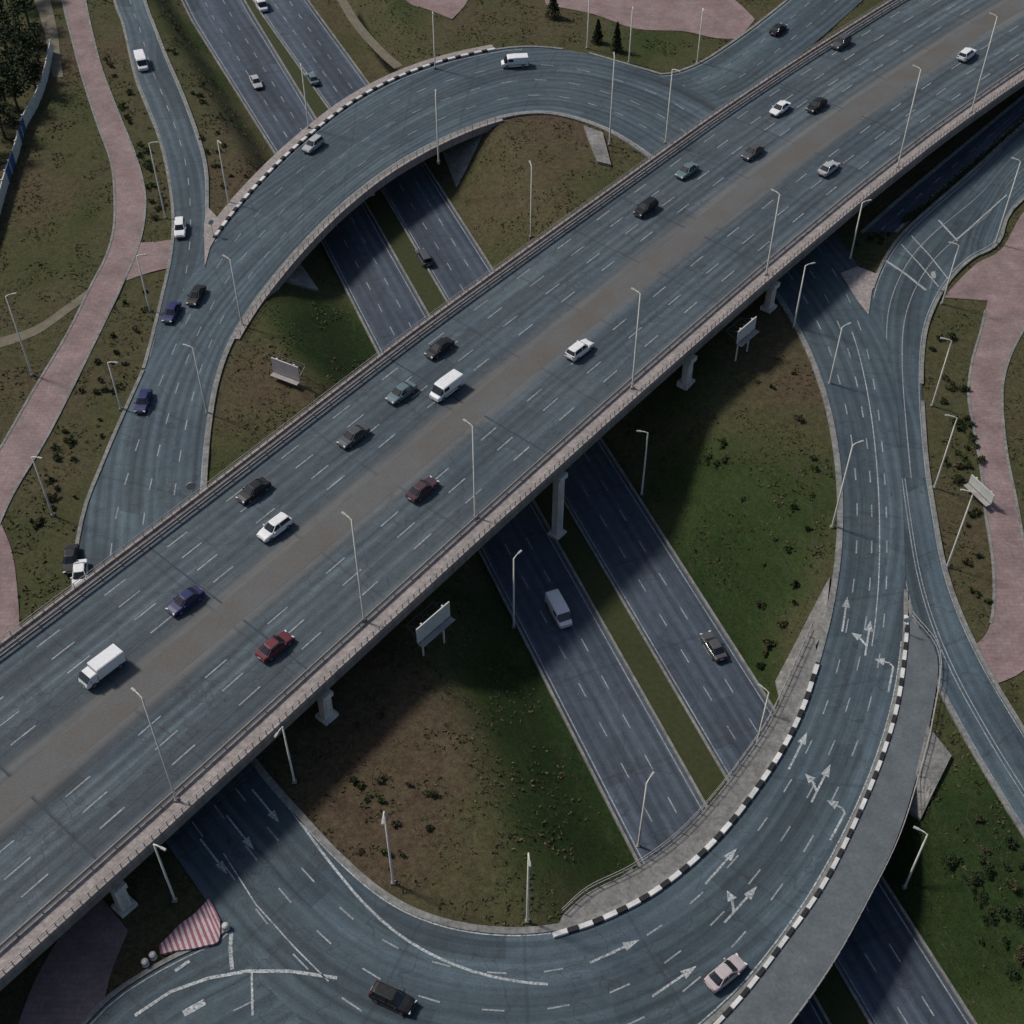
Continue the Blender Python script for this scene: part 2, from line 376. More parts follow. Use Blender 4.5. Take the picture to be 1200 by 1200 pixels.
# underpass carriageways
def tr(al, n): return A0 + TD*al + TN*n
ZT = -7.0
al = np.linspace(-130, 190, 81)
fl = np.clip((-al-25)/60, 0, 1)
carL = strip('underpass_carriageway', np.array([tr(a, -11.8-3.3*f) for a, f in zip(al, fl)]), np.array([tr(a, -1.5-1.2*f) for a, f in zip(al, fl)]), ZT, M['low_asphalt'])
carR = strip('underpass_carriageway', np.array([tr(a, 2.4-3.4*f) for a, f in zip(al, fl)]), np.array([tr(a, 12.3-2.5*f) for a, f in zip(al, fl)]), ZT, M['low_asphalt'])

# paths
pinkA = strip('pink_path', PX([(55,-90),(73,0),(84,45),(97,93),(114,145),(130,190),(134,230),(133,267),(124,300),(107,333),(80,388),(40,455),(0,525),(-50,610)]), PX([(84,-90),(100,0),(109,42),(120,83),(140,135),(157,177),(168,215),(170,245),(163,285),(142,335),(112,398),(57,508),(14,580),(-20,660)]), -.08, M['pink'], 4)
pinkB = strip('pink_path', PX([(155,284),(180,283),(202,280)]), PX([(148,328),(178,318),(200,313)]), -.074, M['pink'], 4)
pinkC = strip('pink_path', PX([(1160,340),(1150,385),(1140,420),(1135,460),(1141,500),(1150,550),(1155,600),(1163,650),(1165,700),(1158,738),(1135,760),(1085,778)]), PX([(1225,340),(1203,380),(1186,412),(1176,445),(1175,480),(1180,530),(1190,580),(1201,640),(1212,700),(1214,750),(1200,785),(1155,806)]), -.08, M['pink'], 4)
plaza = strip('pink_forecourt', PX([(1106,348),(1122,330),(1145,308),(1175,290),(1206,240),(1280,180)]), PX([(1165,352),(1175,352),(1190,354),(1210,356),(1250,350),(1320,330)]), -.076, M['pink'], 4)
pinkD = strip('pink_path', PX([(630,-30),(700,-45),(760,-40),(820,-30),(862,0),(885,22)]), PX([(640,5),(695,16),(745,33),(800,36),(838,44),(866,45)]), -.08, M['pink'], 4)
pinkE = strip('pink_path', PX([(455,-40),(476,0),(500,10)]), PX([(560,-40),(548,0),(530,22)]), -.08, M['pink'], 4)
pinkF = strip('pink_path', PX([(10,1230),(40,1150),(75,1090),(110,1040)]), PX([(100,1250),(118,1190),(130,1140),(150,1090)]), -.08, M['pink'], 4)
pinkG = strip('pink_path', PX([(-40,590),(-10,630),(0,690),(-10,770)]), PX([(-10,590),(12,640),(20,690),(24,760)]), -.084, M['pink'], 4)
trailA = strip('dirt_trail', PX([(112,332),(80,355),(40,382),(-10,398)]), PX([(116,340),(84,363),(42,392),(-10,410)]), -.086, M['trail'], 4)
trailB = strip('dirt_trail', PX([(385,-20),(410,25),(440,60),(462,80)]), PX([(396,-20),(420,22),(449,56),(472,76)]), -.086, M['trail'], 4)
trailC = strip('dirt_trail', PX([(30,-30),(50,30),(56,60),(62,90)]), PX([(52,-30),(66,30),(70,60),(74,90)]), -.086, M['trail'], 4)

# walkways beside the roundabout bridges (raised 12 cm, slab below)
wk1 = strip('walkway', PX([(648,1097),(700,1080),(760,1050),(810,1012),(850,972),(885,927),(915,882),(940,832),(958,778)]), PX([(660,1072),(690,1046),(742,1020),(792,984),(833,941),(868,896),(902,845),(932,782),(953,735)]), .12, M['bridge_walk'], 5, thick=1.45)
wk2 = strip('walkway', PX([(1061,722),(1062,745),(1053,818),(1036,880),(1006,955),(966,1035),(921,1100),(866,1172),(800,1240)]), PX([(1066,724),(1098,770),(1090,845),(1074,910),(1050,985),(1014,1058),(974,1130),(925,1200),(850,1290)]), .12, M['bridge_path'], 5, thick=1.45)
ro_top = RO[28*4-2:33*4+1]
wk3 = strip('walkway', ro_top, offs(ro_top, -2.0), .12, M['kerbside'], thick=1.45)
ri_top = RI[27*4:34*4]
wk4 = strip('walkway', ri_top, offs(ri_top, 1.1), .12, M['kerbside'], thick=1.45)

# ------------------------------------------------------------------ viaduct (top level)
AL = np.array([math.cos(R(49)), math.sin(R(49))]); NN = np.array([-AL[1], AL[0]]); ZD = 7.0
lo_s = [(-90,70),(-50,71),(-20,71.6),(10,72.3),(30,73),(50,74),(70,75),(90,75.9),(110,76.7),(130,77.3),(150,77.8),(175,78.0),(200,77.6),(224,76.2),(260,73),(300,69)]
up_s = [(-90,103),(-50,104),(-20,104.8),(10,105.4),(35,106),(60,107),(89,108.5),(105,109.3),(130,109.8),(155,110.2),(180,110.6),(205,110.2),(236,109),(265,106.5),(300,103)]
def lerp(t, x): return np.interp(x, [a for a, _ in t], [b for _, b in t])
ss = np.arange(-90, 300.1, 3.0)
def sm(a):
    for _ in range(6): a[1:-1] = .25*a[:-2]+.5*a[1:-1]+.25*a[2:]
    return a
LO = sm(lerp(lo_s, ss)); UP = sm(lerp(up_s, ss))
def D(s, k):                                   # s metres along, k metres in from the near edge of a 34 m wide deck
    l, u = np.interp(s, ss, LO), np.interp(s, ss, UP)
    return AL*s + NN*(l + (u-l)*k/34.0)
def dl_(k): return np.array([D(s, k) for s in ss])
via = thing('viaduct', (*D(100, 17), 0), 0, 'long grey road viaduct crossing the whole picture above the roundabout and underpass', 'viaduct')
via.location = (0, 0, 0)
def vpart(name, b, m, **k): return b.build(name, m, via, **k)
vs = {}
def vstrip(name, k0, k1, z, m, thick=0, mside=None):
    s = strip(name, dl_(k0), dl_(k1), z, m, parent=via, thick=thick, mside=mside, cover=False); return s
deck_top = vstrip('deck', 0.0, 34.0, ZD-.15, M['concrete'], 1.1, M['soffit'])
carN = vstrip('carriageway', 2.5, 14.5, ZD-.03, M['deck_near'])
carF = vstrip('carriageway', 18.2, 32.6, ZD-.03, M['deck_far'])
medn = vstrip('median', 14.5, 18.2, ZD-.022, M['median'])
wkn = vstrip('walkway', 0.35, 2.5, ZD+.14, M['kerbside'], .25)
wkf = vstrip('walkway', 32.6, 33.7, ZD+.14, M['kerbside'], .25)
for k in (0.17, 33.85):
    b = MB(); kerb_run(b, dl_(k), .33, .45, ZD); vpart('parapet', b, M['kerbside'])
b = MB()                                        # longitudinal girders
for k in (3, 9, 14.5, 19.5, 25, 31):
    pts = dl_(k); loops = []
    for p in pts: loops.append([(*(p-NN*1.1), ZD-2.3), (*(p+NN*1.1), ZD-2.3), (*(p+NN*1.3), ZD-1.2), (*(p-NN*1.3), ZD-1.2)])
    b.loft(loops)
vpart('girders', b, M['soffit'])
def railing(k, h, step, name):
    b = MB(); s = -88.0
    while s < 298:
        p = D(s, k); b.box((p[0], p[1], ZD+.45+h/2), (.09, .09, h), R(49)); s += step
    for hh in (.35, h):
        pts = [(*D(t, k), ZD+.45+hh) for t in ss]; b.tube(pts, .045, 5)
    return vpart(name, b, M['rail'])
railing(.17, .75, 1.0, 'railing'); railing(33.85, .75, 1.5, 'railing')
# median crash barrier and near crash barrier
for k in (2.6, 32.5):
    b = MB(); s = -88.0
    while s < 298:
        p = D(s, k); b.box((p[0], p[1], ZD+.45), (.12, .12, .75), R(49)); s += 3
    pts = dl_(k); kerb_run(b, pts, .07, .28, ZD+.62)
    vpart('guard_rail', b, M['rail'])
# lane paint
b = MB()
for s_, us in ((carN, (.27, .515, .76)), (carF, (.235, .445, .655, .85))):
    for u in us: line(b, s_, 0, s_.tot, u, .17, (3.2, 6.5))
vpart('lane_dashes', b, M['faded'], fix=False)
for s_, u in ((carN, .035), (carF, .965)):
    b = MB(); line(b, s_, 0, s_.tot, u, .16); vpart('edge_line', b, M['faded'], fix=False)
# expansion joints across the deck
for s in (54, 98, 150, 196, 24):
    for k0, k1 in ((2.7, 14.4), (18.3, 32.4)):
        b = MB(); p0, p1 = D(s, k0), D(s, k1); q = AL*.12
        b.poly([(*(p0-q), ZD-.018), (*(p0+q), ZD-.018), (*(p1+q), ZD-.018), (*(p1-q), ZD-.018)])
        vpart('expansion_joint', b, M['low_asphalt'], fix=False)

# ------------------------------------------------------------------ ground sheet
gx = np.r_[np.array([-3000, -1500, -800, -450, -300, -220]), np.arange(-170, 190.1, 1.5), np.array([240, 320, 450, 800, 1500, 3000])]
gy = np.r_[np.array([-1200, -500, -200, -60]), np.arange(0, 330.1, 1.5), np.array([380, 450, 600, 900, 1600, 3000])]
X, Y = np.meshgrid(gx, gy); Z = terrain(X, Y)
def vnoise(x, y, sc_, seed):
    r = np.random.default_rng(seed); g = r.random((64, 64)); u, v = x/sc_, y/sc_
    i, j = np.floor(u).astype(int), np.floor(v).astype(int); fu, fv = u-i, v-j
    fu, fv = fu*fu*(3-2*fu), fv*fv*(3-2*fv); i, j = i % 64, j % 64; i1, j1 = (i+1) % 64, (j+1) % 64
    return (g[i, j]*(1-fu)+g[i1, j]*fu)*(1-fv) + (g[i, j1]*(1-fu)+g[i1, j1]*fu)*fv
def onpaved(x, y):
    x = np.asarray(x, float); y = np.asarray(y, float); r = np.zeros(x.shape, bool)
    for c in covers:
        if isinstance(c, tuple): r |= inpoly(x, y, c[1]) & ~inpoly(x, y, c[0])
        else: r |= inpoly(x, y, c)
    return r
paved = onpaved(X, Y)
lump = np.where(paved | (np.abs((X-A0[0])*TN[0]+(Y-A0[1])*TN[1]) < 14.5), 0, (vnoise(X, Y, 4, 1)-.6)*.22 - .02)
Zt = Z + np.minimum(lump, .05)
me = bpy.data.meshes.new('ground'); ny, nx = X.shape
me.from_pydata(np.c_[X.ravel(), Y.ravel(), Zt.ravel()].tolist(), [], [(j*nx+i, j*nx+i+1, (j+1)*nx+i+1, (j+1)*nx+i) for j in range(ny-1) for i in range(nx-1)])
ground = bpy.data.objects.new('ground', me); C.objects.link(ground); ground['kind'] = 'structure'
me.polygons.foreach_set('use_smooth', [True]*len(me.polygons))
# which turf grows where: 0 dry brown verge .. 1 lush green
lushness = .30 + .55*(vnoise(X, Y, 22, 3)-.5) + .3*(vnoise(X, Y, 7, 4)-.5)
def spot(px, py, r, v, z=-3):
    global lushness
    p = P(px, py, z); g = np.exp(-(((X-p[0])**2+(Y-p[1])**2)/r**2)); lushness = lushness + v*g
for a in ((640,880,13,.6),(690,960,11,.5),(600,800,9,.45),(395,390,11,.8),(420,420,8,.4),(880,720,12,.3),(1150,1080,18,.1),(540,290,10,.1),(900,470,10,-.2),(900,580,15,.35),(850,660,12,.3),(480,950,13,-.45),(640,170,9,-.35),(310,460,10,-.5),(60,200,16,.05),(270,60,18,.35),(750,55,14,.4),(430,880,10,-.5),(1150,1080,22,.45),(1090,1000,10,.3),(600,720,8,.3),(620,190,11,.18),(560,240,9,.12),(100,450,18,.1)):
    spot(*a)
att = me.attributes.new('lush', 'FLOAT', 'POINT'); att.data.foreach_set('value', np.clip(lushness, 0, 1).ravel())
m, N, L, bs = mat('turf'); geo = N.new('ShaderNodeNewGeometry').outputs['Position']
at_ = N.new('ShaderNodeAttribute'); at_.attribute_name = 'lush'
n1 = noise(N, L, geo, .12, 5, .65); n2 = noise(N, L, geo, .9, 5, .75); n3 = noise(N, L, geo, 5, 4, .8); n4 = noise(N, L, geo, 2.2, 6, .85)
add = N.new('ShaderNodeMath'); add.operation = 'MULTIPLY_ADD'; L.new(n2, add.inputs[0]); add.inputs[1].default_value = .7; L.new(at_.outputs['Fac'], add.inputs[2])
ad2 = N.new('ShaderNodeMath'); ad2.operation = 'MULTIPLY_ADD'; L.new(n1, ad2.inputs[0]); ad2.inputs[1].default_value = .4; L.new(add.outputs[0], ad2.inputs[2])
c = ramp(N, L, ad2.outputs[0], [(.50, (.058, .038, .024)), (.72, (.050, .042, .022)), (.95, (.044, .046, .019)), (1.0, (.022, .042, .011))])
mr = N.new('ShaderNodeMapRange'); mr.inputs[1].default_value = .3; mr.inputs[2].default_value = 1.6; L.new(ad2.outputs[0], mr.inputs[0])
c = ramp(N, L, mr.outputs[0], [(.10, (.078, .052, .036)), (.32, (.070, .058, .033)), (.55, (.056, .057, .026)), (.72, (.030, .044, .014)), (.95, (.018, .032, .010))])
c = mixc(N, L, .9, c, ramp(N, L, n3, [(.25, grey(.5)), (.75, grey(1.5))]), 'MULTIPLY')
c = mixc(N, L, .8, c, ramp(N, L, n2, [(.3, grey(.6)), (.7, grey(1.35))]), 'MULTIPLY')
c = mixc(N, L, .8, c, ramp(N, L, n4, [(.35, grey(.5)), (.5, grey(1)), (.7, grey(1.45))]), 'MULTIPLY')
wp = noise(N, L, mapped(N, L, geo, (.16, .05, 1)), 1, 3); c = mixc(N, L, ramp(N, L, wp, [(.485, grey(0)), (.5, grey(.15)), (.515, grey(0))]), c, (.10, .085, .06))
L.new(c, bs.inputs['Base Color']); bs.inputs['Roughness'].default_value = .95; bs.inputs['Specular IOR Level'].default_value = .1
bump(N, L, n3, bs, .8, .15); me.materials.append(m)

# grass tufts over the verges
nT = 85000
tx = rng.uniform(-95, 105, nT); ty = rng.uniform(45, 285, nT)
ok = ~onpaved(tx, ty) & (np.abs((tx-A0[0])*TN[0]+(ty-A0[1])*TN[1]) > 13.2) & (vnoise(tx, ty, 3, 9) > .45)
tx, ty = tx[ok], ty[ok]; tz = terrain(tx, ty)
b = MB()
for x, y, z in zip(tx, ty, tz):
    k = random.choice((2, 3)); mi = random.random()
    mi = 0 if mi < .45 else (1 if mi < .8 else 2)
    for _ in range(k):
        a = random.uniform(0, 6.28); h = random.uniform(.08, .24); q = random.uniform(.08, .22); lx, ly = random.uniform(-.4, .4), random.uniform(-.4, .4)
        b.poly([(x+math.cos(a)*q, y+math.sin(a)*q, z-.08), (x-math.cos(a)*q, y-math.sin(a)*q, z-.08), (x+lx, y+ly, z+h)], mi)
gr = b.build('rough_grass', [foliage('grass_green', (.034, .050, .016), (.055, .062, .022)), foliage('grass_olive', (.062, .058, .028), (.080, .072, .036)), foliage('grass_dry', (.110, .088, .055), (.085, .066, .042))], fix=False)
tag(gr, 'rough olive and brown grass on the verges and cutting slopes', 'grass', kind='stuff')

# ------------------------------------------------------------------ paint and kerbs on roads
def build_child(b, name, m, parent): return b.build(name, m, parent, fix=False)
# roundabout lane dashes, edge lines
tot = ring.tot
def ring_d(i): return ring.dl[i*4]             # metres at control point i
b = MB()
for u in (.27, .50, .73): line(b, ring, 0, tot, u, .17, (2.2, 4.2))
build_child(b, 'lane_dashes', M['faded'], ring.o)
b = MB()
line(b, ring, 0, tot, .03, .15); 
line(b, ring, ring_d(7), ring_d(14), .965, .15); line(b, ring, ring_d(27), ring_d(33), .965, .15)
# solid line leaving the inner kerb at the bottom of the roundabout
line(b, ring, ring_d(1), ring_d(6), lambda d: .03+.32*min(1, max(0, (d-ring_d(1))/(ring_d(6)-ring_d(1))))**1.1, .28)
line(b, ring, ring_d(14), ring_d(20), .62, .14)
build_child(b, 'edge_lines', M['white'], ring.o)
# arrows
def arrow(b, px, py, ang, kind, z=0.0, sc_=1.0):
    p = P(px, py, z); ca, sa = math.cos(ang), math.sin(ang)
    def T(x, y): return (p[0]+sc_*(x*ca-y*sa), p[1]+sc_*(x*sa+y*ca), z+.010)
    b.poly([T(-2.4, -.10), T(1.0, -.10), T(1.0, .10), T(-2.4, .10)])
    if kind in 'SB': b.poly([T(1.0, -.42), T(2.5, 0), T(1.0, .42)])
    if kind == 'L':                              # shaft bending to the left, then the head
        b.poly([T(1.0, -.10), T(1.45, .35), T(1.25, .50), T(1.0, .10)]); b.poly([T(1.25, .36), T(1.45, .36), T(1.45, .95), T(1.25, .95)])
        b.poly([T(.85, .95), T(1.85, .95), T(1.35, 2.0)])
    if kind == 'B':                              # side branch to the left
        b.poly([T(-1.1, .10), T(-.75, .10), T(-.1, .75), T(-.3, .88)]); b.poly([T(-.6, 1.0), T(.3, .65), T(.25, 1.75)])
def heading_ring(px, py):
    p = P(px, py)[:2]; i = np.argmin(np.linalg.norm(RMID-p, axis=1)); t = RMID[(i+1) % len(RMID)]-RMID[i-1]
    return math.atan2(t[1], t[0])
b = MB()
for px, py, k in ((962,918,'B'),(985,962,'L'),(868,1060,'B'),(1017,748,'B'),(1045,790,'L'),(990,720,'S'),(935,880,'S'),(845,1015,'S'),(720,1115,'S'),(790,1150,'S')):
    arrow(b, px, py, heading_ring(px, py), k, 0, 1.15)
for px, py in ((250,1003),(281,975),(311,944)): arrow(b, px, py, heading_ring(px, py), 'S', 0, 1.1)
build_child(b, 'lane_arrows', M['white'], ring.o)
# slip roads paint
def slip_paint(s, us, edges=(.05, .95), a0=0, a1=None, solid=()):
    b = MB(); a1 = a1 or s.tot
    for u in us: line(b, s, a0, a1, u, .14, (2.2, 4))
    for u in edges: line(b, s, a0, a1, u, .14)
    for u in solid: line(b, s, a0, a1, u, .14)
    build_child(b, 'lane_paint', M['faded'], s.o)
slip_paint(slipA, (.5,)); slip_paint(slipB, (.33, .66), (.05,)); slip_paint(slipC, (), (.05, .95), solid=(.33, .62)); slip_paint(slipD, (), (.06, .94), solid=(.35, .42))
slip_paint(slipE, (.5,), (.04,)); slip_paint(sideR, (.5,), (.06, .94))
for s in (carL, carR): slip_paint(s, (.36, .66), (.06, .94))
# stop lines and hatching
def pxline(b, pts, wd, z=.012):
    for p, q in zip(pts, pts[1:]):
        p, q = P(*p, z), P(*q, z); t = (q-p)[:2]; t /= np.linalg.norm(t); n_ = np.array([-t[1], t[0]])*wd/2
        b.poly([(*(p[:2]-n_), z), (*(q[:2]-n_), z), (*(q[:2]+n_), z), (*(p[:2]+n_), z)])
b = MB(); pxline(b, [(1036,304),(1060,320),(1085,340)], .45); pxline(b, [(1068,276),(1090,300),(1112,328)], .2); pxline(b, [(1056,286),(1078,310),(1100,336)], .2)
pxline(b, [(1100,258),(1122,282)], .35); pxline(b, [(1122,280),(1150,255),(1180,228)], .25)
build_child(b, 'stop_lines', M['white'], slipC.o)
b = MB(); pxline(b, [(158,1190),(200,1162),(245,1146),(290,1138),(340,1138),(395,1146)], .35); pxline(b, [(271,1092),(270,1112),(272,1136)], .4)
pxline(b, [(295,1140),(296,1190)], .22); pxline(b, [(215,1188),(240,1174)], .7); pxline(b, [(205,1138),(222,1126)], .35)
pxline(b, [(262,1000),(300,1060),(345,1110),(385,1150)], .14)
build_child(b, 'give_way_lines', M['white'], slipE.o)

# kerbs
b = MB()
for s in (carL, carR):
    kerb_run(b, s.L, .32, .30, ZT); kerb_run(b, s.R, .32, .30, ZT)
kk = b.build('underpass_kerb', M['kerb']); kk['kind'] = 'structure'
b = MB(); kerb_run(b, np.vstack([RI, RI[:1]]), .75, .14, 0); kb = b.build('roundabout_kerb', M['kerb']); kb['kind'] = 'structure'
b = MB()
for s, sides in ((slipA, 'LR'), (slipB, 'L'), (slipC, 'LR'), (slipD, 'LR'), (slipE, 'L'), (sideR, 'LR')):
    for ch in sides: 
        pts = s.L if ch == 'L' else s.R
        keep = [p for p in pts if not (inpoly([p[0]], [p[1]], RO)[0])]
        if s is slipC and ch == 'R': keep = [p for p in keep if p[1] > P(1080, 455)[1]]
        if len(keep) > 2: kerb_run(b, keep, .5, .14, -.03)
for s in (pinkA, pinkC):
    for ed, y0, y1 in ((s.L, P(0, 738)[1], P(0, 356)[1]), (s.R, P(0, 770)[1], P(0, 362)[1])):
        pts = [p for p in ed if s is pinkA or y0 < p[1] < y1]; kerb_run(b, pts, .35, .06, -.08)
# outer kerb of the roundabout where no slip road joins
for i0, i1 in ((7, 15), (26.4, 33), (35.5, 41)):
    kerb_run(b, RO[int(i0*4):i1*4+1], .5, .15, 0)
kb = b.build('road_kerb', M['kerb']); kb['kind'] = 'structure'
# grass median of the underpass
md = strip('underpass_median', carL.R, carR.L, -6.9, foliage('median_grass', (.025, .036, .012), (.042, .042, .018)), cover=False)
# black and white painted kerb blocks on both roundabout bridges
def blocks(pts, label, wd=.55, ht=.32, on=1.6, off=1.15, side=0):
    pts = np.array(pts)[:, :2]; dl = np.r_[0, np.cumsum(np.linalg.norm(np.diff(pts, axis=0), axis=1))]
    b = MB(); d = 0; k = 0
    f = lambda t: np.array([np.interp(t, dl, pts[:, 0]), np.interp(t, dl, pts[:, 1])])
    while d < dl[-1]-.2:
        ln = on if k % 2 == 0 else off; a, e = f(d), f(min(d+ln, dl[-1])); t = (e-a); Ln = np.linalg.norm(t); t /= Ln+1e-9
        n_ = np.array([-t[1], t[0]])*side; c = (a+e)/2+n_
        b.box((c[0], c[1], .02+ht/2), (Ln-.01, wd, ht), math.atan2(t[1], t[0]), k % 2, .94); d += ln; k += 1
    o = b.build('painted_kerb', [M['block_white'], M['block_black']]); tag(o, label, 'painted kerb', 'black and white kerbs on the roundabout bridges'); return o
blocks(wk1.L, 'black and white block kerb on the inner edge of the lower roundabout bridge')
blocks(wk2.L, 'black and white block kerb on the outer edge of the lower roundabout bridge', .45, .3)
blocks(ro_top, 'black and white block kerb round the outer edge of the upper roundabout bridge')
# railings on the roundabout bridges
def fence_run(pts, label, h=1.05, step=1.6, z=.12, name='bridge_railing', m=None):
    pts = np.array(pts)[:, :2]; dl = np.r_[0, np.cumsum(np.linalg.norm(np.diff(pts, axis=0), axis=1))]
    f = lambda t: (np.interp(t, dl, pts[:, 0]), np.interp(t, dl, pts[:, 1]))
    root = thing(name, (*pts[0], z), 0, label, 'railing', 'railings on the roundabout bridges'); o0 = np.array([pts[0][0], pts[0][1], z])
    d = 0
    while d < dl[-1]:
        x, y = f(d); b = MB(); b.box((x-o0[0], y-o0[1], h/2), (.08, .08, h)); b.build('post', m or M['rail'], root); d += step
    b = MB()
    for hh in (.45, h): b.tube([(p[0]-o0[0], p[1]-o0[1], hh) for p in pts], .045, 5)
    b.build('rails', m or M['rail'], root)
fence_run(offs(wk1.R, .15), 'thin grey railing on the inner walkway of the lower roundabout bridge')
fence_run(offs(wk2.R, .15), 'thin grey railing on the outer walkway of the lower roundabout bridge')
fence_run(offs(wk4.R, -.12), 'thin grey railing on the inner edge of the upper roundabout bridge')

# ------------------------------------------------------------------ piers under the viaduct and the roundabout bridges
def blocked(x, y):
    r = [(x+a, y+c) for a in (-.9, .9) for c in (-.9, .9)]
    return onpaved([p[0] for p in r], [p[1] for p in r]).any()
for s in (-12, 24, 54, 98, 128, 150, 196, 236):
    cols = [k for k in (.9, 8, 14.5, 20, 27, 33)]
    good = []
    for k in cols:
        x, y = D(s, k)
        if (k < 1 and s in (24, 98)) or not blocked(x, y): good.append((k, x, y))
    if not good: continue
    for k, x, y in good:
        zb = float(terrain(x, y)); hgt = (ZD-2.9)-zb+.4; b = MB(); b.box((x, y, zb-.4+hgt/2), (1.25, .95, hgt), R(49)); b.box((x, y, zb+.1), (2.0, 1.8, .9), R(49))
        b.build('pier', M['pier'], via)
    ks = [g[0] for g in good]; k0, k1 = min(ks)-.9, max(ks)+.9
    a, e = D(s, k0), D(s, k1); c = (a+e)/2; t = e-a; b = MB(); b.box((c[0], c[1], ZD-2.6), (np.linalg.norm(t), 1.5, .75), math.atan2(t[1], t[0]))
    b.build('pier_cap', M['pier'], via)
for a_, lab in ((-17, 'row of concrete bridge piers under the upper roundabout bridge'), (136, 'row of concrete bridge piers under the lower roundabout bridge')):
    p = tr(a_, .4); root = thing('bridge_pier', (*p, -7), math.atan2(TD[1], TD[0]), lab, 'bridge pier', 'piers under the roundabout bridges')
    for dx in (-6, -2, 2, 6):
        b = MB(); b.box((dx, 0, 2.6), (1.0, .8, 5.4)); b.build('column', M['pier'], root)
    b = MB(); b.box((0, 0, 5.45), (15, 1.2, .7)); b.build('cap_beam', M['pier'], root)
# concrete slope paving at the bridge ends: slabs laid on the cutting slope
def paving(pxs, label, lift=.22, sub=7):
    pts = [drape(*p) for p in pxs]; o = np.mean(pts, axis=0); n_ = len(pts); bm = bmesh.new(); vd = {}
    def V(q):
        key = (round(q[0], 3), round(q[1], 3))
        if key not in vd: vd[key] = bm.verts.new((q[0]-o[0], q[1]-o[1], float(terrain(q[0], q[1]))+lift-o[2]))
        return vd[key]
    for i in range(n_):
        a, b_, c_ = o, pts[i], pts[(i+1) % n_]
        g = lambda r, q: a+(b_-a)*(r-q)/sub+(c_-a)*q/sub
        for r in range(sub):
            for q in range(r+1):
                bm.faces.new((V(g(r, q)), V(g(r+1, q)), V(g(r+1, q+1))))
                if q < r: bm.faces.new((V(g(r, q)), V(g(r+1, q+1)), V(g(r, q+1))))
    bmesh.ops.recalc_face_normals(bm, faces=bm.faces)
    ext = bmesh.ops.extrude_face_region(bm, geom=bm.faces[:])
    bmesh.ops.translate(bm, verts=[v for v in ext['geom'] if isinstance(v, bmesh.types.BMVert)], vec=(0, 0, -.6))
    bmesh.ops.recalc_face_normals(bm, faces=bm.faces)
    me = bpy.data.meshes.new('slope_paving'); bm.to_mesh(me); bm.free(); me.materials.append(M['paving'])
    ob = bpy.data.objects.new('slope_paving', me); C.objects.link(ob); ob.location = tuple(map(float, o))
    tag(ob, label, 'slope paving', 'concrete slope paving at the bridge ends'); covers.append(np.array(pts)[:, :2])
paving([(518,178),(570,148),(560,172),(535,222)], 'pale concrete wedge of slope paving at the right end of the upper roundabout bridge', .35)
paving([(318,328),(345,300),(374,342)], 'pale concrete wedge of slope paving at the left end of the upper roundabout bridge', .35)
paving([(972,678),(966,740),(915,828),(908,800)], 'long concrete slope paving beside the right end of the lower roundabout bridge', .35)
paving([(1086,852),(1114,888),(1078,962),(1060,950)], 'concrete slope paving triangle outside the lower roundabout bridge', .45)
paving([(678,1062),(740,1018),(752,1034),(700,1075)], 'grey concrete slab at the left end of the lower roundabout bridge inner walkway', .3)
paving([(684,150),(706,158),(716,196),(700,192)], 'small pale concrete wedge below the roundabout near the upper viaduct edge', .5)

# ------------------------------------------------------------------ street lamps
lamp_group = 'street lamps round the interchange'
def street_lamp(bx, by, tx_, ty_, label, z=None, arm=None, double=False):
    p = drape(bx, by) if z is None else P(bx, by, z)
    h = 4.0
    while h < 18 and proj((p[0], p[1], p[2]+h))[1] > ty_: h += .1
    root = thing('street_lamp', p, 0, label, 'street lamp', lamp_group)
    b = MB(); b.tube([(0, 0, -.3), (0, 0, .5), (0, 0, h)], [.17, .14, .09], 8); b.build('pole', M['pole'], root, smooth=True)
    b = MB(); b.box((0, 0, .12), (.55, .55, .3), 0, 0, .8); b.build('base', M['concrete'], root)
    for a in ([arm] if not double else [arm, arm+math.pi]):
        ca, sa = math.cos(a), math.sin(a)
        b = MB(); b.tube([(0, 0, h-.05), (.4*ca, .4*sa, h+.15), (.9*ca, .9*sa, h+.2)], [.08, .07, .06], 6); b.build('arm', M['pole'], root)
        b = MB(); b.box((1.2*ca, 1.2*sa, h+.2), (.7, .28, .12), a, 0, .8); b.build('lamp_head', M['head'], root)
RAD = R
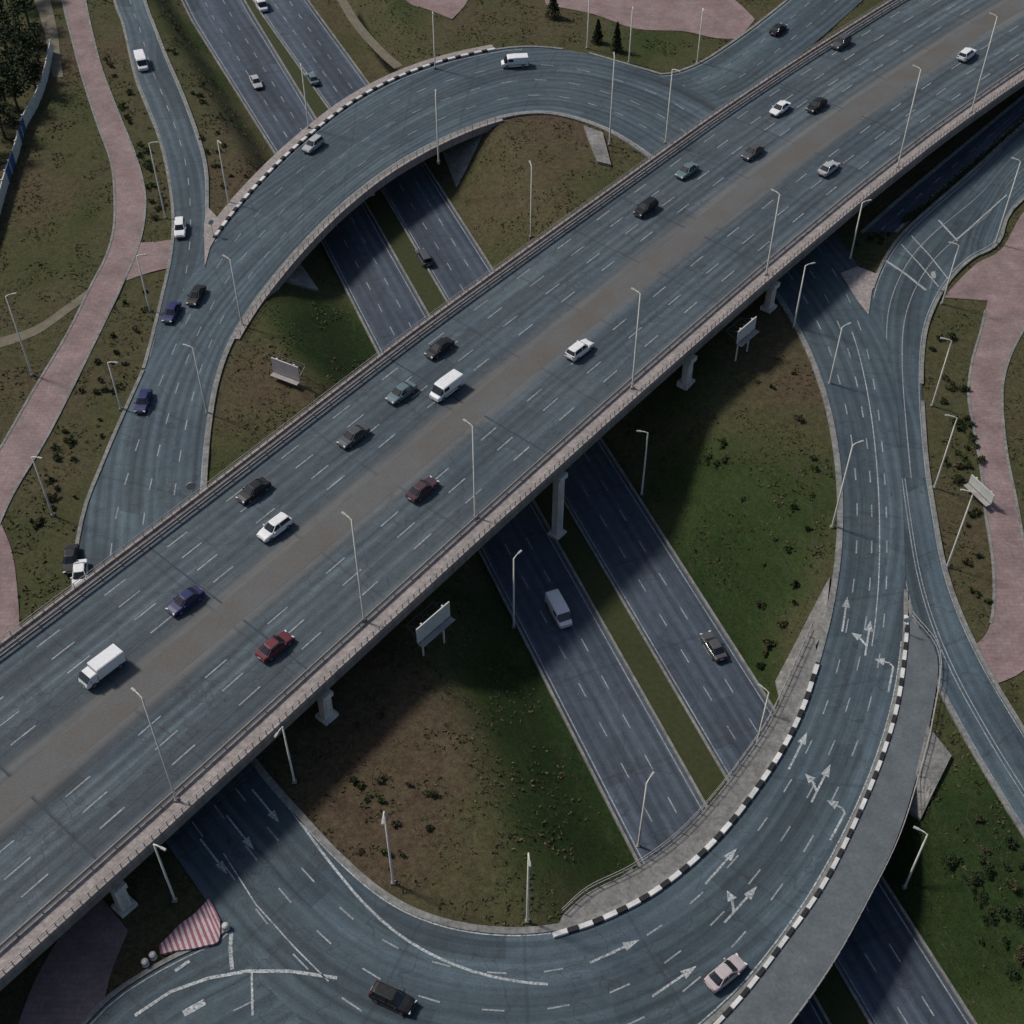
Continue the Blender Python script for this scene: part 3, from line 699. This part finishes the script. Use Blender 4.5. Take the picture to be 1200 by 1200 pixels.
lamps = [
 (38,440,27,348,'lamp post standing alone in the grass at the far left edge',None,0.3),
 (62,604,38,536,'lamp post in the grass just left of the roundabout, beside the pink path end',None,-.3),
 (142,480,122,425,'lamp post in the rough strip between pink path and roundabout, midway along',None,-.2),
 (176,365,160,300,'lamp post just below the short pink path branch',None,0),
 (194,256,178,168,'lamp post beside the outer kerb bend of the left slip road',None,0),
 (268,238,257,165,'lamp post in the grass wedge between left slip road and underpass road',None,-1),
 (284,382,265,305,'lamp post on the inner kerb of the roundabout at the upper left bridge end',None,2.5),
 (243,485,238,408,'lamp post on the inner kerb of the roundabout left of the pale sign board',None,2.8),
 (345,916,329,852,'lamp post beside the viaduct edge where the roundabout emerges, at the infield corner',0,-2),
 (205,1055,181,990,'lamp post below the viaduct edge next to the striped red kerb island',0,-.5),
 (618,1080,617,1000,'lamp post in the infield grass by the lowest inner kerb',None,-1.5),
 (461,1035,446,952,'lamp post in the infield grass by the lower left inner kerb',None,-1.6),
 (972,450,990,384,'lamp post at the inner kerb of the roundabout just below the viaduct on the right',None,.5),
 (975,618,1006,522,'lamp post on the right inner kerb of the roundabout arching over the lanes',None,.4),
 (1092,476,1118,400,'uppermost lamp post in the hedge strip between right road and pink path',None,2.9),
 (1095,572,1125,490,'middle lamp post in the hedge strip between right road and pink path',None,2.9),
 (1110,664,1142,578,'lowest lamp post in the hedge strip, beside the white sign on the pink path',None,2.9),
 (1060,1040,1084,978,'lamp post in the dark grass outside the lower roundabout bridge',None,2.6),
 (1166,286,1192,190,'lamp post on the edge of the pink forecourt at the upper right',None,2.6),
 (1104,356,1122,288,'lamp post at the corner where the right slip road meets the forecourt',None,2.8),
 (930,384,942,312,'lamp post under the viaduct edge at the top right infield corner',None,.3),
 (996,304,1012,238,'lamp post in the earth strip between viaduct and right slip road',None,.3),
 (752,580,767,508,'lamp post on the slope right of the underpass below the viaduct',None,3.0),
 (602,735,600,655,'lamp post on the left kerb of the underpass just below the viaduct',None,.9),
 (748,992,764,918,'lamp post on the left kerb of the underpass at the lower roundabout bridge',None,1.0),
 (886,876,893,812,'lamp post on the right kerb of the underpass at the lower roundabout bridge',None,2.4),
 (688,57,686,-10,'lamp post in the top verge left of the dark conifers',None,-1.6),
 (737,74,736,8,'lamp post in the top verge right of the dark conifers',None,-1.6),
 (817,74,818,10,'lamp post in the top verge where the slip road leaves',None,-1.6),
 (714,170,719,68,'tall lamp post at the inner kerb of the roundabout near the small pale wedge',None,1.6),
 (622,278,628,196,'lamp post in the upper infield grass against the viaduct edge',None,1.8),
 (510,80,511,14,'lamp post behind the block kerb of the upper roundabout bridge',0.1,-1.5),
 (362,150,358,75,'lamp post beside the left end of the upper roundabout bridge',0.1,-1.5),
 (514,190,517,112,'lamp post at the inner kerb of the upper roundabout bridge',0.1,1.6),
]
for q in lamps: street_lamp(q[0], q[1], q[2], q[3], q[4], q[5], q[6])
for bx, by, tx_, ty_, lb in ((1052,196,1066,82,'viaduct lamp post on the near walkway at the far upper right'),(898,322,906,228,'viaduct lamp post on the near walkway above the right roundabout arm'),(741,455,744,345,'viaduct lamp post on the near walkway above the underpass slope'),(557,606,547,500,'viaduct lamp post on the near walkway left of the underpass'),(1138,132,1165,20,'viaduct lamp post on the near walkway closest to the top right corner'),(427,728,416,610,'viaduct lamp post on the near walkway above the left infield'),(207,938,188,815,'viaduct lamp post on the near walkway in the lower left')):
    street_lamp(bx, by, tx_, ty_, lb, ZD+.14, R(139))
street_lamp(780, 168, 783, 82, 'viaduct lamp post on the far edge beside the small gantry sign', ZD+.14, R(-41))

# ------------------------------------------------------------------ sign boards
def sign_board(p, rz, wd, ht, zlo, label, mat_, braces=True, back=2.2):
    """board on two posts with a braced back frame; its face looks along local -y"""
    root = thing('sign_board', p, rz, label, 'sign board')
    b = MB(); b.box((0, 0, zlo+ht/2), (wd, .14, ht)); b.build('panel', mat_, root)
    for s in (-1, 1):
        b = MB(); b.tube([(s*wd*.32, .2, -.5), (s*wd*.32, .2, zlo+ht)], .12, 8); b.build('post', M['pole'], root)
    if braces:
        b = MB()
        for s in (-1, 0, 1):
            b.tube([(s*wd*.42, .2, zlo+ht*.85), (s*wd*.42, back, zlo+ht*.45)], .07, 6); b.tube([(s*wd*.42, .2, zlo+.2), (s*wd*.42, back, zlo+ht*.45)], .07, 6)
        b.tube([(-wd*.45, back, zlo+ht*.45), (wd*.45, back, zlo+ht*.45)], .07, 6); b.tube([(-wd*.45, .25, zlo+ht*.85), (wd*.45, .25, zlo+ht*.85)], .07, 6)
        b.build('frame', M['steel'], root)
    b = MB(); b.box((0, -.5, zlo-.12), (wd, .8, .06)); b.build('catwalk', M['rail'], root)
    return root
p = D(69.5, -2.4); sign_board((*p, float(terrain(*p))), R(49), 5.6, 2.6, 4.0, 'pale sign board braced against the near viaduct edge above the left infield', M['panel'])
p = D(138, -2.4); sign_board((*p, float(terrain(*p))), R(49), 4.6, 2.2, 3.9, 'pale sign board braced against the near viaduct edge by the right roundabout arm', M['panel'])
p = drape(337, 447); sign_board(p, R(-28), 4.6, 2.6, 1.0, 'pinkish sign board with dark lattice back standing in the upper left infield', M['panel_pink'])
p = drape(1146, 585); sign_board(p, R(-62), 4.4, 1.5, 1.2, 'white sign board standing beside the right pink path', M['panel'], False)
def small_sign(p, rz, label, h=2.6, m=None, wd=.9):
    root = thing('road_sign', p, rz, label, 'road sign', 'small road signs')
    b = MB(); b.tube([(0, 0, -.3), (0, 0, h+.6)], .06, 8); b.build('pole', M['pole'], root)
    b = MB(); b.tube([(0, -.1, h), (0, -.06, h)], wd/2, 20); b.build('plate', m or M['panel'], root)
small_sign(P(228, 588), R(20), 'small round road sign at the inner kerb just before the viaduct on the left', 3.0, wd=1.3)
small_sign(P(1090, 338), R(-60), 'small round road sign at the stop line of the right slip road', wd=1.1)
small_sign(P(250, 276), R(30), 'small round road sign on the gore where the left slip road joins')
small_sign(P(1058, 742), R(-10), 'small round road sign on the gore at the right exit road')
# gore surfaces
def gore(pxs, z, label_):
    b = MB(); top = [P(*p, z) for p in pxs]; b.poly(top); n_ = len(top)
    for i in range(n_): j = (i+1) % n_; b.poly([top[i], top[i]-np.array([0, 0, .4]), top[j]-np.array([0, 0, .4]), top[j]])
    o = b.build('traffic_island', M['kerbside']); tag(o, label_, 'traffic island'); covers.append(np.array(top)[:, :2])
gore([(243,242),(262,262),(246,290),(240,312),(239,262)], .15, 'small pale concrete island between left slip road and roundabout')
#gore([(1061,738),(1070,742),(1096,798),(1092,775),(1064,770)], .135, 'pale concrete island between lower roundabout bridge and right exit road')
gore([(1030,322),(1022,340),(1018,368),(1005,352),(985,320),(1005,312)], .12, 'pale pinkish concrete island between roundabout and right slip road by the viaduct')
# striped red and white kerb island
root = thing('striped_island', P(228, 1085, 0), 0, 'red and white striped wedge island below the lower left of the viaduct', 'traffic island')
o0 = P(228, 1085, 0)
outer = [(188,1118),(205,1114),(222,1112),(240,1108),(256,1102),(258,1078)]
upp = [(186,1108),(198,1096),(212,1082),(226,1072),(238,1060),(245,1052)]
T_ = catmull([P(*q, .3)-o0 for q in upp], 5); B_ = catmull([P(*q, .3)-o0 for q in outer], 5)
b = MB(); 
for i in range(len(T_)-1):
    if i % 2 == 0:
        a, c_, d_, e_ = T_[i], T_[i+1], B_[i+1], B_[i]; dn = np.array([0, 0, .45])
        for q in ([a, c_, d_, e_],): b.poly(q)
        for u_, v_ in ((a, c_), (c_, d_), (d_, e_), (e_, a)): b.poly([u_, v_, v_-dn, u_-dn])
b.build('red_stripes', M['red'], root)
b = MB()
for i in range(len(T_)-1):
    if i % 2 == 1:
        a, c_, d_, e_ = T_[i], T_[i+1], B_[i+1], B_[i]; dn = np.array([0, 0, .45])
        b.poly([a, c_, d_, e_])
        for u_, v_ in ((a, c_), (c_, d_), (d_, e_), (e_, a)): b.poly([u_, v_, v_-dn, u_-dn])
b.build('white_stripes', M['pale_stripe'], root)
for k, (px, py, wh) in enumerate(((265,1088,'right tip of the striped island'),(180,1122,'left tip of the striped island'),(171,1130,'kerb end left of the striped island'))):
    p = P(px, py); r_ = thing('bollard', (*p[:2], 0), 0, 'stubby white bollard at the '+wh, 'bollard', 'bollards by the striped island')
    b = MB(); b.tube([(0, 0, 0), (0, 0, .7), (0, 0, .85)], [.4, .36, .2], 10); b.build('post', M['block_white'], r_, smooth=False)
    b = MB(); b.tube([(0, 0, .45), (0, 0, .58)], .385, 10); b.build('red_band', M['red'], r_)

# noise barrier at the upper left
pts = [P(*q, -.15) for q in ((62,62),(55,95),(44,125),(30,150),(22,180),(10,215),(0,250),(-15,300))]
root = thing('noise_barrier', pts[0], 0, 'pale noise barrier with blue panels in front of dark trees at the upper left', 'barrier')
cv = catmull(pts, 3)
for i in range(len(cv)-1):
    a, c_ = cv[i]-pts[0], cv[i+1]-pts[0]; t = c_-a; Ln = np.linalg.norm(t); ag = math.atan2(t[1], t[0]); mc = (a+c_)/2
    b = MB(); b.box((mc[0], mc[1], 1.2), (Ln-.12, .16, 2.4), ag); b.build('panel', M['blue'] if i in (9, 10, 13, 14) else M['panel'], root)
    b = MB(); b.box((a[0], a[1], 1.3), (.22, .3, 2.7), ag); b.build('post', M['pole'], root)

# ------------------------------------------------------------------ vehicles
def car(px, py, z, ang, kind, col, label, cat='car', group='vehicles on the interchange', dz=.6):
    p = P(px, py, z+dz); nm = {'sedan': 'car', 'suv': 'car', 'van': 'van', 'truck': 'box_truck'}[kind]
    root = thing(nm, (p[0], p[1], z), ang, label, cat, group)
    if kind == 'truck': root.scale = (.84, .84, .84)
    pm = PAINTS.get(col)
    if pm is None: pm = PAINTS[col] = paint('car_paint_%d' % len(PAINTS), col, .45, .22, .1)
    def sect(x, zb, zt, hw):
        s = [(x, -hw*.9, zb), (x, -hw, zb+.12), (x, -hw, zb+(zt-zb)*.6), (x, -hw*.95, zt-.06), (x, -hw*.82, zt)]
        return s + [(q[0], -q[1], q[2]) for q in s[::-1]]
    def wheel(x, y, r=.33, wd=.23):
        b = MB(); b.tube([(x, y-wd/2, r), (x, y+wd/2, r)], r, 14); o = b.build('wheel', M['tyre'], root)
        b = MB(); s_ = 1 if y > 0 else -1; b.tube([(x, y+s_*wd*.45, r), (x, y+s_*(wd*.5+.012), r)], r*.62, 10); b.build('rim', M['alloy'], o)
    def part(nm_, m_, fn, sm_=False):
        b = MB(); fn(b); return b.build(nm_, m_, root, smooth=sm_)
    if kind in ('sedan', 'suv'):
        up = 0 if kind == 'sedan' else .16; k = 1.0 if kind == 'sedan' else 1.0
        st = [(-2.30,.38,.78,.70),(-2.20,.30,.94+up,.83),(-1.55,.26,.97+up,.90),(-.2,.23,.95+up,.91),(1.0,.23,.94+up,.91),(1.70,.27,.84+up,.88),(2.15,.30,.72+up,.80),(2.30,.38,.60,.68)]
        part('body', pm, lambda b: b.loft([sect(*s) for s in st]), False)
        z0, z1 = .92+up, 1.43+up*1.3
        rb, rf, tb, tf = (-1.75, 1.12, -1.05, .35) if kind == 'sedan' else (-2.12, 1.12, -1.85, .42)
        def ring8(xb, xf, hw, z_): return [(xb+.12, -hw, z_), (xf-.15, -hw, z_), (xf, -hw*.7, z_), (xf, hw*.7, z_), (xf-.15, hw, z_), (xb+.12, hw, z_), (xb, hw*.7, z_), (xb, -hw*.7, z_)]
        lo_, hi_ = ring8(rb, rf, .80, z0), ring8(tb, tf, .62, z1)
        part('windows', M['glass'], lambda b: b.loft([lo_, hi_]))
        def roof(b):
            b.loft([ring8(tb-.02, tf+.02, .635, z1-.02), ring8(tb, tf, .62, z1+.03), ring8(tb+.15, tf-.15, .5, z1+.06)])
            for i in (0, 1, 4, 5): b.tube([np.array(lo_[i])*1.005, np.array(hi_[i])*1.005], .05, 5)
            for y_ in (-1, 1): b.tube([(-.32, y_*.805, z0), (-.32, y_*.63, z1)], .05, 5)
        part('roof', pm, roof)
        part('bumper', M['steel'], lambda b: (b.box((2.27, 0, .42), (.12, 1.5, .16)), b.box((-2.28, 0, .48), (.1, 1.5, .16))))
        part('number_plate', M['lamp'], lambda b: b.box((-2.33, 0, .66), (.03, .5, .12)))
        part('grille', M['steel'], lambda b: b.box((2.27, 0, .58), (.10, .7, .10)))
        for y_ in (-1, 1):
            part('side_trim', M['steel'], lambda b: b.box((0, y_*.905, .30), (2.2, .04, .12)))
            part('headlight', M['lamp'], lambda b: b.box((2.20, y_*.60, .66+up*.5), (.16, .34, .13), -y_*.35))
            part('tail_light', M['tail'], lambda b: b.box((-2.25, y_*.62, .80+up), (.10, .30, .14), y_*.2))
            part('mirror', pm, lambda b: b.box((.80, y_*.99, .98+up), (.14, .2, .13)))
            for x_ in (-1.38, 1.40): wheel(x_, y_*.82)
    elif kind == 'van':
        st = [(-2.55,.40,1.9,.82),(-2.48,.32,2.12,.93),(0,.28,2.15,.96),(1.2,.28,2.08,.95),(1.42,.28,1.95,.93)]
        part('body', pm, lambda b: b.loft([sect(*s) for s in st]))
        part('bonnet', pm, lambda b: b.loft([sect(1.41,.28,1.18,.94), sect(2.1,.30,1.05,.92), sect(2.5,.36,.85,.80)]))
        part('windscreen', M['glass'], lambda b: b.loft([[(1.40,-.80,1.95),(1.40,.80,1.95),(1.43,.80,1.2),(1.43,-.80,1.2)],[(1.50,-.78,1.9),(1.50,.78,1.9),(2.02,.82,1.14),(2.02,-.82,1.14)]]))
        for y_ in (-1, 1):
            part('side_trim', M['steel'], lambda b: b.box((-.3, y_*.965, .75), (3.6, .03, .12)))
            part('side_window', M['glass'], lambda b: b.box((.8, y_*.955, 1.62), (.9, .04, .5)))
            part('headlight', M['lamp'], lambda b: b.box((2.40, y_*.66, .80), (.16, .3, .2)))
            part('tail_light', M['tail'], lambda b: b.box((-2.53, y_*.80, 1.0), (.08, .16, .4)))
            for x_ in (-1.55, 1.55): wheel(x_, y_*.86, .35)
    else:
        part('cargo_box', pm, lambda b: (b.box((-.95, 0, 1.75), (4.3, 2.1, 1.9)), b.box((-.95, 0, 2.72), (4.1, 1.9, .06))))
        part('chassis', M['steel'], lambda b: b.box((-.1, 0, .62), (6.4, .9, .3)))
        part('cab', pm, lambda b: b.loft([sect(1.3,.5,2.25,1.0), sect(2.3,.5,2.2,1.0), sect(2.95,.5,1.5,1.0), sect(3.1,.55,1.1,.95)]))
        part('windscreen', M['glass'], lambda b: b.loft([[(2.33,-.9,2.22),(2.33,.9,2.22),(2.92,.9,1.52),(2.92,-.9,1.52)],[(2.41,-.88,2.24),(2.41,.88,2.24),(3.0,.9,1.56),(3.0,-.9,1.56)]]))
        for y_ in (-1, 1):
            part('headlight', M['lamp'], lambda b: b.box((3.08, y_*.7, .85), (.1, .3, .2)))
            part('tail_light', M['tail'], lambda b: b.box((-3.36, y_*.8, .7), (.08, .3, .16)))
            part('mirror', M['steel'], lambda b: b.box((2.5, y_*1.2, 1.8), (.08, .2, .4)))
            for x_ in (-2.1, 2.1): wheel(x_, y_*.92, .45, .28)
    return root
PAINTS = {}
WHT, SIL, GRY, BLK, NVY, MAR, TEA = (.66,.66,.66), (.34,.35,.36), (.06,.063,.068), (.008,.008,.01), (.012,.018,.085), (.11,.022,.03), (.10,.15,.16)
FWD, BCK = R(49), R(229)
for px, py, kind, col, lb in (
 (120,786,'truck',WHT,'white box truck on the far viaduct carriageway in the lower left'),
 (217,704,'sedan',NVY,'dark blue car alone on the far viaduct carriageway near the median'),
 (322,619,'suv',WHT,'white estate car beside the viaduct median, ahead of the dark blue car'),
 (297,575,'sedan',BLK,'black car beside the far viaduct edge level with the white estate car'),
 (414,511,'sedan',GRY,'dark grey car on the far viaduct carriageway above the left infield'),
 (470,460,'sedan',TEA,'grey teal car on the far viaduct carriageway above the underpass entry'),
 (523,456,'van',WHT,'white van on the far viaduct carriageway near the median'),
 (515,408,'sedan',BLK,'black car beside the far viaduct edge level with the white van'),
 (757,244,'suv',BLK,'black car on the far viaduct carriageway left of the group of three'),
 (805,200,'sedan',TEA,'grey teal car on the far viaduct carriageway between two darker cars'),
 (882,178,'sedan',GRY,'dark grey car on the far viaduct carriageway near the median at upper right'),
 (914,127,'sedan',WHT,'white car beside the far viaduct edge at upper right'),
 (957,123,'sedan',BLK,'black car on the far viaduct carriageway behind the white car'),
 (986,50,'suv',GRY,'dark grey tall car on the far viaduct carriageway closest to the top')):
    car(px, py, ZD-.03, BCK, kind, col, lb, {'truck': 'truck', 'van': 'van'}.get(kind, 'car'))
for px, py, kind, col, lb in (
 (322,757,'sedan',MAR,'dark red car on the near viaduct carriageway in the lower left'),
 (495,573,'sedan',(.06,.03,.035),'dark maroon car on the near viaduct carriageway next to the median'),
 (679,410,'suv',WHT,'white tall car on the near viaduct carriageway at mid picture'),
 (971,197,'sedan',SIL,'silver car on the near viaduct carriageway at upper right'),
 (1133,64,'suv',WHT,'white tall car on the near viaduct carriageway near the top right corner')):
    car(px, py, ZD-.03, FWD, kind, col, lb)
for px, py, kind, col, lb in (
 (83,655,'sedan',BLK,'black car on the roundabout lane beside the viaduct at far left'),
 (94,673,'sedan',WHT,'white car next to the black one at the far left viaduct edge'),
 (201,366,'sedan',NVY,'dark navy car in the outer roundabout lane just below the pink path branch'),
 (230,346,'sedan',BLK,'black car in the inner lane beside the dark navy car'),
 (168,470,'sedan',NVY,'dark navy car alone on the left arm of the roundabout'),
 (603,74,'van',WHT,'white van on the upper bend of the roundabout'),
 (367,170,'suv',SIL,'silver tall car on the upper roundabout bridge'),
 (460,1170,'suv',BLK,'black car at the bottom of the roundabout'),
 (850,1140,'sedan',(.42,.36,.36),'pale pinkish car in the outer lane of the lower roundabout bridge')):
    car(px, py, 0, heading_ring(px, py), kind, col, lb, 'van' if kind == 'van' else 'car')
def hd(s, px, py):
    p = P(px, py)[:2]; md_ = (s.L+s.R)/2; i = int(np.argmin(np.linalg.norm(md_-p, axis=1))); t = md_[min(i+1, len(md_)-1)]-md_[max(i-1, 0)]; return math.atan2(t[1], t[0])
car(211, 268, ZS, hd(slipA, 211, 268), 'suv', WHT, 'white car at the mouth of the left slip road beside the pale island')
car(166, 74, ZS, hd(slipA, 166, 74), 'van', WHT, 'white van far up the left slip road', 'van')
car(912, 34, ZS, hd(slipB, 912, 34), 'sedan', BLK, 'black car on the upper right slip road beside the viaduct')
TA = math.atan2(TD[1], TD[0])
for px, py, kind, col, a, lb in (
 (655,717,'van',WHT,TA,'white van on the left underpass carriageway just below the viaduct'),
 (836,757,'sedan',GRY,TA+math.pi,'dark grey car on the right underpass carriageway below the viaduct'),
 (497,302,'suv',GRY,TA+math.pi,'dark grey tall car on the underpass road between upper bridge and viaduct'),
 (366,92,'sedan',TEA,TA+math.pi,'grey teal car on the underpass road approaching the upper bridge'),
 (306,6,'van',WHT,TA,'white van on the underpass road at the top edge of the picture'),
 (300,96,'sedan',SIL,TA,'silver car on the left side of the underpass road at upper left')):
    car(px, py, ZT, a, kind, col, lb, 'van' if kind == 'van' else 'car')

# ------------------------------------------------------------------ trees and shrubs
def leaves(b, c, r, n, size, squash=1.0):
    for _ in range(n):
        d = Vector((random.gauss(0, 1), random.gauss(0, 1), random.gauss(0, 1))).normalized()*r*random.random()**.4
        p = Vector((c[0]+d.x, c[1]+d.y, c[2]+d.z*squash))
        a = Vector((random.gauss(0, 1), random.gauss(0, 1), random.gauss(0, .6))).normalized(); e = a.cross(Vector((random.gauss(0, 1), random.gauss(0, 1), random.gauss(0, 1)))).normalized()
        s = size*random.uniform(.6, 1.3); b.poly([p+a*s, p+e*s*.6, p-a*s, p-e*s*.6])
def tree(p, h, r, label, group, m):
    root = thing('broadleaf_tree', p, random.uniform(0, 6), label, 'tree', group)
    b = MB(); b.tube([(0, 0, -.3), (.1, 0, h*.35), (0, .15, h*.7)], [.28, .2, .08], 7)
    for k in range(4):
        a = k*1.6+random.random(); b.tube([(.05, 0, h*(.3+.08*k)), (math.cos(a)*r*.6, math.sin(a)*r*.6, h*(.55+.08*k))], [.11, .03], 5)
    b.build('trunk', M['bark'], root)
    b = MB()
    for k in range(11):
        a = random.uniform(0, 6.28); rr = r*random.uniform(.15, .75); z = h*random.uniform(.42, .92)
        leaves(b, (math.cos(a)*rr, math.sin(a)*rr, z), r*random.uniform(.28, .48), 75, .28)
    b.build('crown', m, root, fix=False)
for px, py in ((8,20),(22,40),(36,22),(12,70),(30,85),(44,60),(6,110),(24,118),(10,150),(-14,60),(-12,130),(-6,175),(20,-8),(42,96),(-30,95),(-25,20),(-22,170),(38,-16)):
    tree(P(px+random.uniform(-4, 4), py+12, -.15), random.uniform(6.5, 9), random.uniform(2.8, 3.8), 'dark leafy tree in the clump filling the top left corner', 'trees in the top left corner clump', M['dark_leaf'])
def conifer(p, h, r, label):
    root = thing('conifer_tree', p, 0, label, 'tree', 'conifers on the top verge')
    b = MB(); b.tube([(0, 0, -.3), (0, 0, h*.9)], [.16, .04], 6); b.build('trunk', M['bark'], root)
    b = MB()
    for k in range(16):
        z = h*(.06+.92*k/16); leaves(b, (0, 0, z), r*(1.05-k/16), 70, .22, .6)
    b.build('crown', M['conifer'], root, fix=False)
conifer(drape(722, 60), 6.2, 1.25, 'dark slim conifer between two lamp posts on the top verge')
conifer(drape(700, 50), 5.0, 1.3, 'bushier dark conifer left of the slim one on the top verge')
conifer(drape(648, 20), 5.5, 1.7, 'broad dark conifer near the top pink path')
def shrub(p, r, label, group, m, cat='shrub'):
    root = thing('shrub', p, random.uniform(0, 6), label, cat, group)
    b = MB()
    for k in range(3): a = k*2.1; b.tube([(0, 0, -.1), (math.cos(a)*r*.4, math.sin(a)*r*.4, r*.8)], [.05, .02], 5)
    b.build('stem', M['bark'], root)
    b = MB()
    for k in range(random.randint(3, 8)):
        a = random.uniform(0, 6.28); q = r*random.uniform(.1, 1.0); leaves(b, (math.cos(a)*q, math.sin(a)*q*.8, r*random.uniform(.35, .9)), r*random.uniform(.25, .6), int(26+26*r), .13, random.uniform(.6, 1))
    b.build('leaves', m if random.random() < .6 else random.choice((M['leaf_olive'], M['leaf_dry'])), root, fix=False)
def scatter(poly, n, rmin, rmax, label, group, m):
    k = 0; tries = 0
    xs = [q[0] for q in poly]; ys = [q[1] for q in poly]
    while k < n and tries < 3000:
        tries += 1; px, py = random.uniform(min(xs), max(xs)), random.uniform(min(ys), max(ys))
        if not inpoly([px], [py], poly)[0]: continue
        p = drape(px, py)
        if onpaved([p[0]], [p[1]])[0] or abs(float((p[:2]-A0) @ TN)) < 13.5: continue
        shrub(p, rmin+(rmax-rmin)*random.random()**1.6*1.25, label, group, m); k += 1
scatter([(165,320),(185,330),(150,440),(90,580),(50,640),(25,620),(60,530),(120,410)], 34, .35, .7, 'small dark shrub in the rough strip between left pink path and roundabout', 'shrubs in the left rough strip', M['leaf'])
scatter([(120,60),(140,70),(180,190),(198,260),(175,260),(160,170)], 22, .5, 1.0, 'bushy shrub between the upper left pink path and slip road', 'shrubs along the upper left slip road', M['leaf'])
scatter([(180,20),(205,10),(300,190),(330,200),(262,235),(240,180)], 26, .4, .8, 'low shrub in the grass wedge between slip road and underpass road', 'shrubs in the upper grass wedge', M['leaf'])
scatter([(1090,400),(1130,390),(1138,470),(1150,560),(1110,570),(1095,480)], 24, .5, 1.0, 'leafy shrub in the strip between right roundabout arm and pink path', 'shrubs in the right hedge strip', M['leaf'])
scatter([(1110,600),(1150,600),(1160,700),(1150,740),(1120,690)], 8, .4, .7, 'low shrub in the dry grass left of the lower pink path', 'shrubs by the lower pink path', M['leaf'])
scatter([(390,860),(450,800),(520,960),(470,1040),(420,1000)], 14, .35, .7, 'low brown shrub on the left of the lower infield', 'shrubs in the lower infield', M['leaf'])
scatter([(840,430),(930,420),(960,560),(950,680),(860,700),(820,500)], 16, .35, .7, 'low dark shrub in the right infield between underpass and roundabout', 'shrubs in the right infield', M['leaf'])
scatter([(890,660),(940,690),(905,790),(880,790)], 9, .5, .9, 'dark shrub beside the right slope paving', 'shrubs by the right slope paving', M['dark_leaf'])
scatter([(1170,305),(1215,285),(1240,300),(1200,345),(1168,345)], 11, .7, 1.2, 'round green shrub in the planted bed on the right forecourt', 'shrubs in the forecourt bed', M['leaf'])
scatter([(1090,960),(1150,930),(1200,1000),(1200,1180),(1150,1130)], 22, .5, 1.0, 'dark shrub in the dark green grass at the lower right', 'shrubs at the lower right', M['dark_leaf'])  # dense dark undergrowth on the darker green turf
scatter([(960,330),(1030,262),(1050,270),(1000,320)], 8, .4, .7, 'dark shrub in the earth strip beside the viaduct at upper right', 'shrubs beside the upper right viaduct', M['dark_leaf'])
# clipped hedge between service road and right slip road
hp = catmull([P(*q, -.15) for q in ((1058,262),(1080,247),(1120,212),(1160,178),(1210,133),(1270,85))], 6)
root = thing('hedge', hp[0], 0, 'thin dark clipped hedge between the service road and the right slip road', 'hedge')
b = MB()
for i in range(len(hp)-1):
    a, c_ = hp[i]-hp[0], hp[i+1]-hp[0]
    for k in range(5):
        q = a+(c_-a)*k/5; leaves(b, (q[0], q[1], .6), .62, 34, .14)
b.build('leaves', M['dark_leaf'], root, fix=False)
